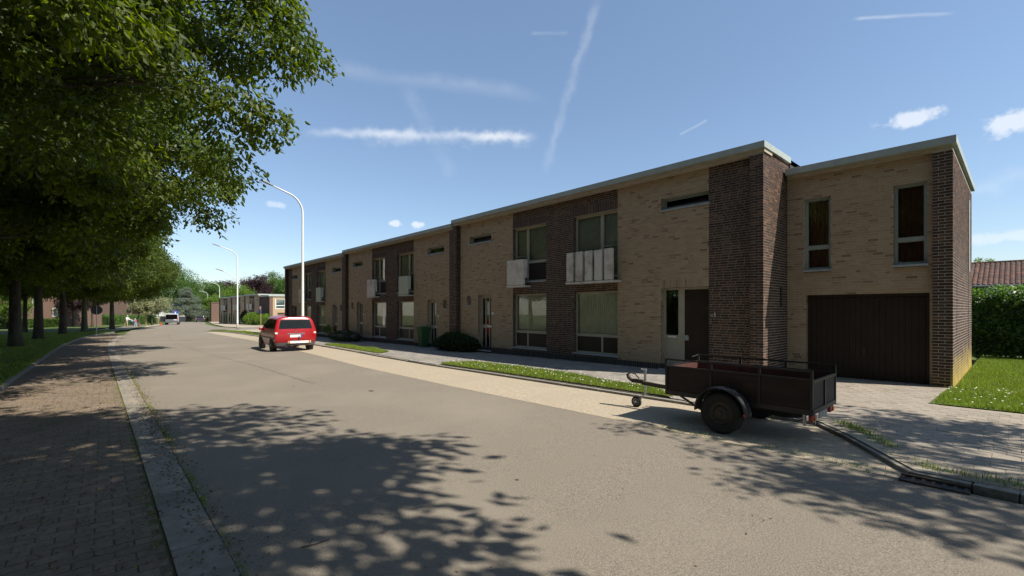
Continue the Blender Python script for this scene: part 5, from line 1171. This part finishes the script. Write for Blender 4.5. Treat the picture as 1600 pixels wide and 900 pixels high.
# ------------------------------------------------------------------ grass, flowers, fallen leaves
def blades(name, poly, n, h, w, seed, off, label, nearbias=None, parent=None, edge=None):
    g = np.random.default_rng(seed); xs = [p[0] for p in poly]; ys = [p[1] for p in poly]; out = []
    px = np.array(xs); py = np.array(ys); tot = 0; P = []
    while tot < n:
        x = g.uniform(min(xs), max(xs), n); y = g.uniform(min(ys), max(ys), n); c = np.zeros(n, bool)
        for i in range(len(px)):
            x0, y0, x1, y1 = px[i], py[i], px[(i+1) % len(px)], py[(i+1) % len(px)]
            if y0 == y1: continue
            k = ((y0 > y) != (y1 > y)) & (x < (x1-x0)*(y-y0)/(y1-y0)+x0); c ^= k
        if nearbias: c &= g.random(n) < np.clip(nearbias/np.hypot(x, y), .05, 1)
        P.append(np.stack([x[c], y[c]], 1)); tot += c.sum()
    P = np.concatenate(P)[:n]; return tuft_mesh(name, P, h, w, g, off, label)
def tuft_mesh(name, P, h, w, g, off, label, hscale=None):
    n = len(P); a = g.uniform(0, 6.283, n); patch = .75+.35*np.sin(P[:,0]*2.3+1)*np.sin(P[:,1]*3.1); hh = h*g.uniform(.45,1.25,n)*patch*(1 if hscale is None else hscale)
    ww = w*g.uniform(.6,1.2,n); b0 = np.stack([P[:,0], P[:,1], P[:,0]*SL+off], 1); s = np.stack([np.cos(a), np.sin(a), a*0], 1); le = np.stack([-np.sin(a), np.cos(a), a*0], 1)*(g.normal(size=n)*.45*hh)[:,None]
    V = np.stack([b0-s*ww[:,None]/2, b0+s*ww[:,None]/2, b0+le+np.array((0,0,1.0))*hh[:,None]], 1).reshape(-1, 3)
    o = np_mesh(name, V, np.arange(3*n).reshape(-1,3), 'grass', tone=np.repeat(np.clip(g.uniform(0,1,n)**1.3, .01, 1), 3), kind='stuff'); return tag(o, label, 'grass')
blades('verge_grass', VERGES[0], 34000, .085, .011, 1, .08, 'sunlit grass on the nearest verge by the trailer')
blades('verge_grass', VERGES[1], 9000, .09, .018, 2, .08, 'sunlit grass on the small verge beside the red car'); blades('verge_grass', VERGES[2], 9000, .10, .03, 3, .08, 'grass on the tip of land around the second lamp post')
blades('lawn_grass', [(1.0,10.66),(-1.0,10.66),(-.95,13),(-.88,13.2),(-.88,22.2),(1.0,22.2)], 60000, .085, .011, 4, .07, 'lush sunlit lawn beside the end wall of the garage wing', 9)
blades('lawn_grass', [(-11,-1.87),(-35,-1.85),(-44,-1.5),(-54,-.6),(-62,.7),(-68,1.5),(-68,-6),(-40,-9),(-11,-9)], 90000, .09, .02, 5, .045, 'shaded lawn under the street trees', 18)
def scatter_line(line, n, spread, g, power=1):
    seg = [(a, c, math.dist(a, c)) for a, c in zip(line, line[1:])]; T_ = sum(s[2] for s in seg); u = g.uniform(0, T_, n); P = []
    clump = np.sin(u*5.1)*np.sin(u*2.3+1)+g.normal(size=n)*.5; u = u[clump > -.1]
    for t in u:
        for a, c, l in seg:
            if t <= l: P.append((a[0]+(c[0]-a[0])*t/l, a[1]+(c[1]-a[1])*t/l)); break
            t -= l
    P = np.array(P); return P+g.normal(size=P.shape)*spread
g = np.random.default_rng(21)
tuft_mesh('kerb_grass', scatter_line([(-1.75,7.95),(-1.35,7.5),(-.62,6.32),(-.3,6.25),(1.5,6.22)], 2200, .05, g), .10, .009, g, .05, 'tufts of grass along the kerb by the driveway')
tuft_mesh('gutter_grass', scatter_line([(-3,.69),(-9,.66),(-19,.57)], 2600, .022, g), .035, .008, g, .0, 'low weeds in the joint between gutter and asphalt')
tuft_mesh('gutter_grass', scatter_line([(-2.5,.34),(-9,.30),(-19,.22)], 2400, .04, g), .035, .008, g, .0, 'low weeds in the joint between gutter and parking strip')
tuft_mesh('bay_weeds', scatter_line([(-.9,6.02),(-1.6,6.1),(-2.6,6.05),(-3.6,6.1)], 500, .08, g), .06, .008, g, .0, 'sparse weeds along the edge of the parking bay')
tuft_mesh('strip_moss', np.stack([g.uniform(-12,-3,1500), g.uniform(-1.6,.3,1500)], 1)[g.random(1500) < .8], .022, .012, g, .0, 'moss and weeds between the pavers of the parking strip')
tuft_mesh('left_kerb_grass', scatter_line([(-11,-1.84),(-35,-1.82),(-44,-1.48)], 5000, .05, g), .12, .014, g, .05, 'longer grass along the left kerb')
def discs(name, P, r, m, label, z):
    V, Fc = [], []
    for (x, y) in P:
        b0 = len(V); zz = gz(x)+z*rng.uniform(.85,1.1); t = rng.uniform(0,1); V.append((x, y, zz+.006))
        for k in range(7): V.append((x+r*math.cos(t+k*.9), y+r*math.sin(t+k*.9), zz+jit(.004)))
        Fc += [(b0, b0+1+k, b0+1+(k+1) % 7) for k in range(7)]
    o = np_mesh(name, V, Fc, m, kind='stuff'); return tag(o, label, 'flowers')
rp = lambda P, n, g: [p for p in zip(g.uniform(min(q[0] for q in P), max(q[0] for q in P), n), g.uniform(min(q[1] for q in P), max(q[1] for q in P), n)) if inpoly(p[0], p[1], P)]
discs('daisies', rp([(.4,10.7),(-1.0,10.7),(-.95,12.5),(.4,13.5)], 60, g), .014, 'daisy', 'white daisies dotted over the lawn edge', .16)
discs('daisies', rp(VERGES[0], 170, g), .014, 'daisy', 'white daisies dotted over the nearest verge', .165); discs('dandelions', rp(VERGES[0], 16, g)+rp(VERGES[1], 12, g), .02, 'dandelion', 'yellow dandelions on the verges', .165)
n = 5400; P = np.stack([np.concatenate([g.uniform(-16,-3,n*2//3), g.normal(-9,4,n//3)]), np.concatenate([g.uniform(-1.65,.36,n*2//3), g.normal(.60,.10,n//3)])], 1); P = P[(P[:,0] < -2.6)]; n = len(P)
P3 = np.stack([P[:,0], P[:,1], P[:,0]*SL+.02], 1); A = unit(np.stack([g.normal(size=n), g.normal(size=n), g.normal(size=n)*.15], 1)); S = unit(np.cross(A, np.array((0,0,1.0))+g.normal(size=(n,3))*.2)); V, Fc, k = leaf_arrays(P3, A, S, g.uniform(.012,.045,n), g.uniform(.01,.024,n)); o = np_mesh('fallen_leaves', V, Fc, 'litter', tone=np.repeat(g.uniform(.02,1,n), k), kind='stuff'); tag(o, 'brown fallen leaves and husks scattered over the parking strip', 'leaves')
n = 130; P3 = np.stack([g.uniform(-9,-.5,n), g.uniform(.8,5.6,n)], 1); P3 = np.stack([P3[:,0], P3[:,1], P3[:,0]*SL+.008], 1); A = unit(np.stack([g.normal(size=n), g.normal(size=n), np.zeros(n)], 1)); S = unit(np.cross(A, np.array((0,0,1.0))+g.normal(size=(n,3))*.2)); V, Fc, k = leaf_arrays(P3, A, S, g.uniform(.01,.03,n), g.uniform(.01,.02,n)); o = np_mesh('fallen_leaves', V, Fc, 'litter', tone=np.repeat(g.uniform(.5,1,n), k), kind='stuff'); tag(o, 'few small yellow leaves lying on the asphalt', 'leaves')
tw = gnd(470,857); q = MB(); q.tube([(tw.x,tw.y,tw.z+.008),(tw.x+.03,tw.y+.09,tw.z+.012),(tw.x+.02,tw.y+.2,tw.z+.008)], .004, 5); q.tube([(tw.x+.02,tw.y+.05,tw.z+.008),(tw.x-.06,tw.y+.10,tw.z+.01)], .003, 5); o = q.build('fallen_twig', 'bark'); tag(o, 'small forked twig lying on the shaded asphalt in front', 'twig')
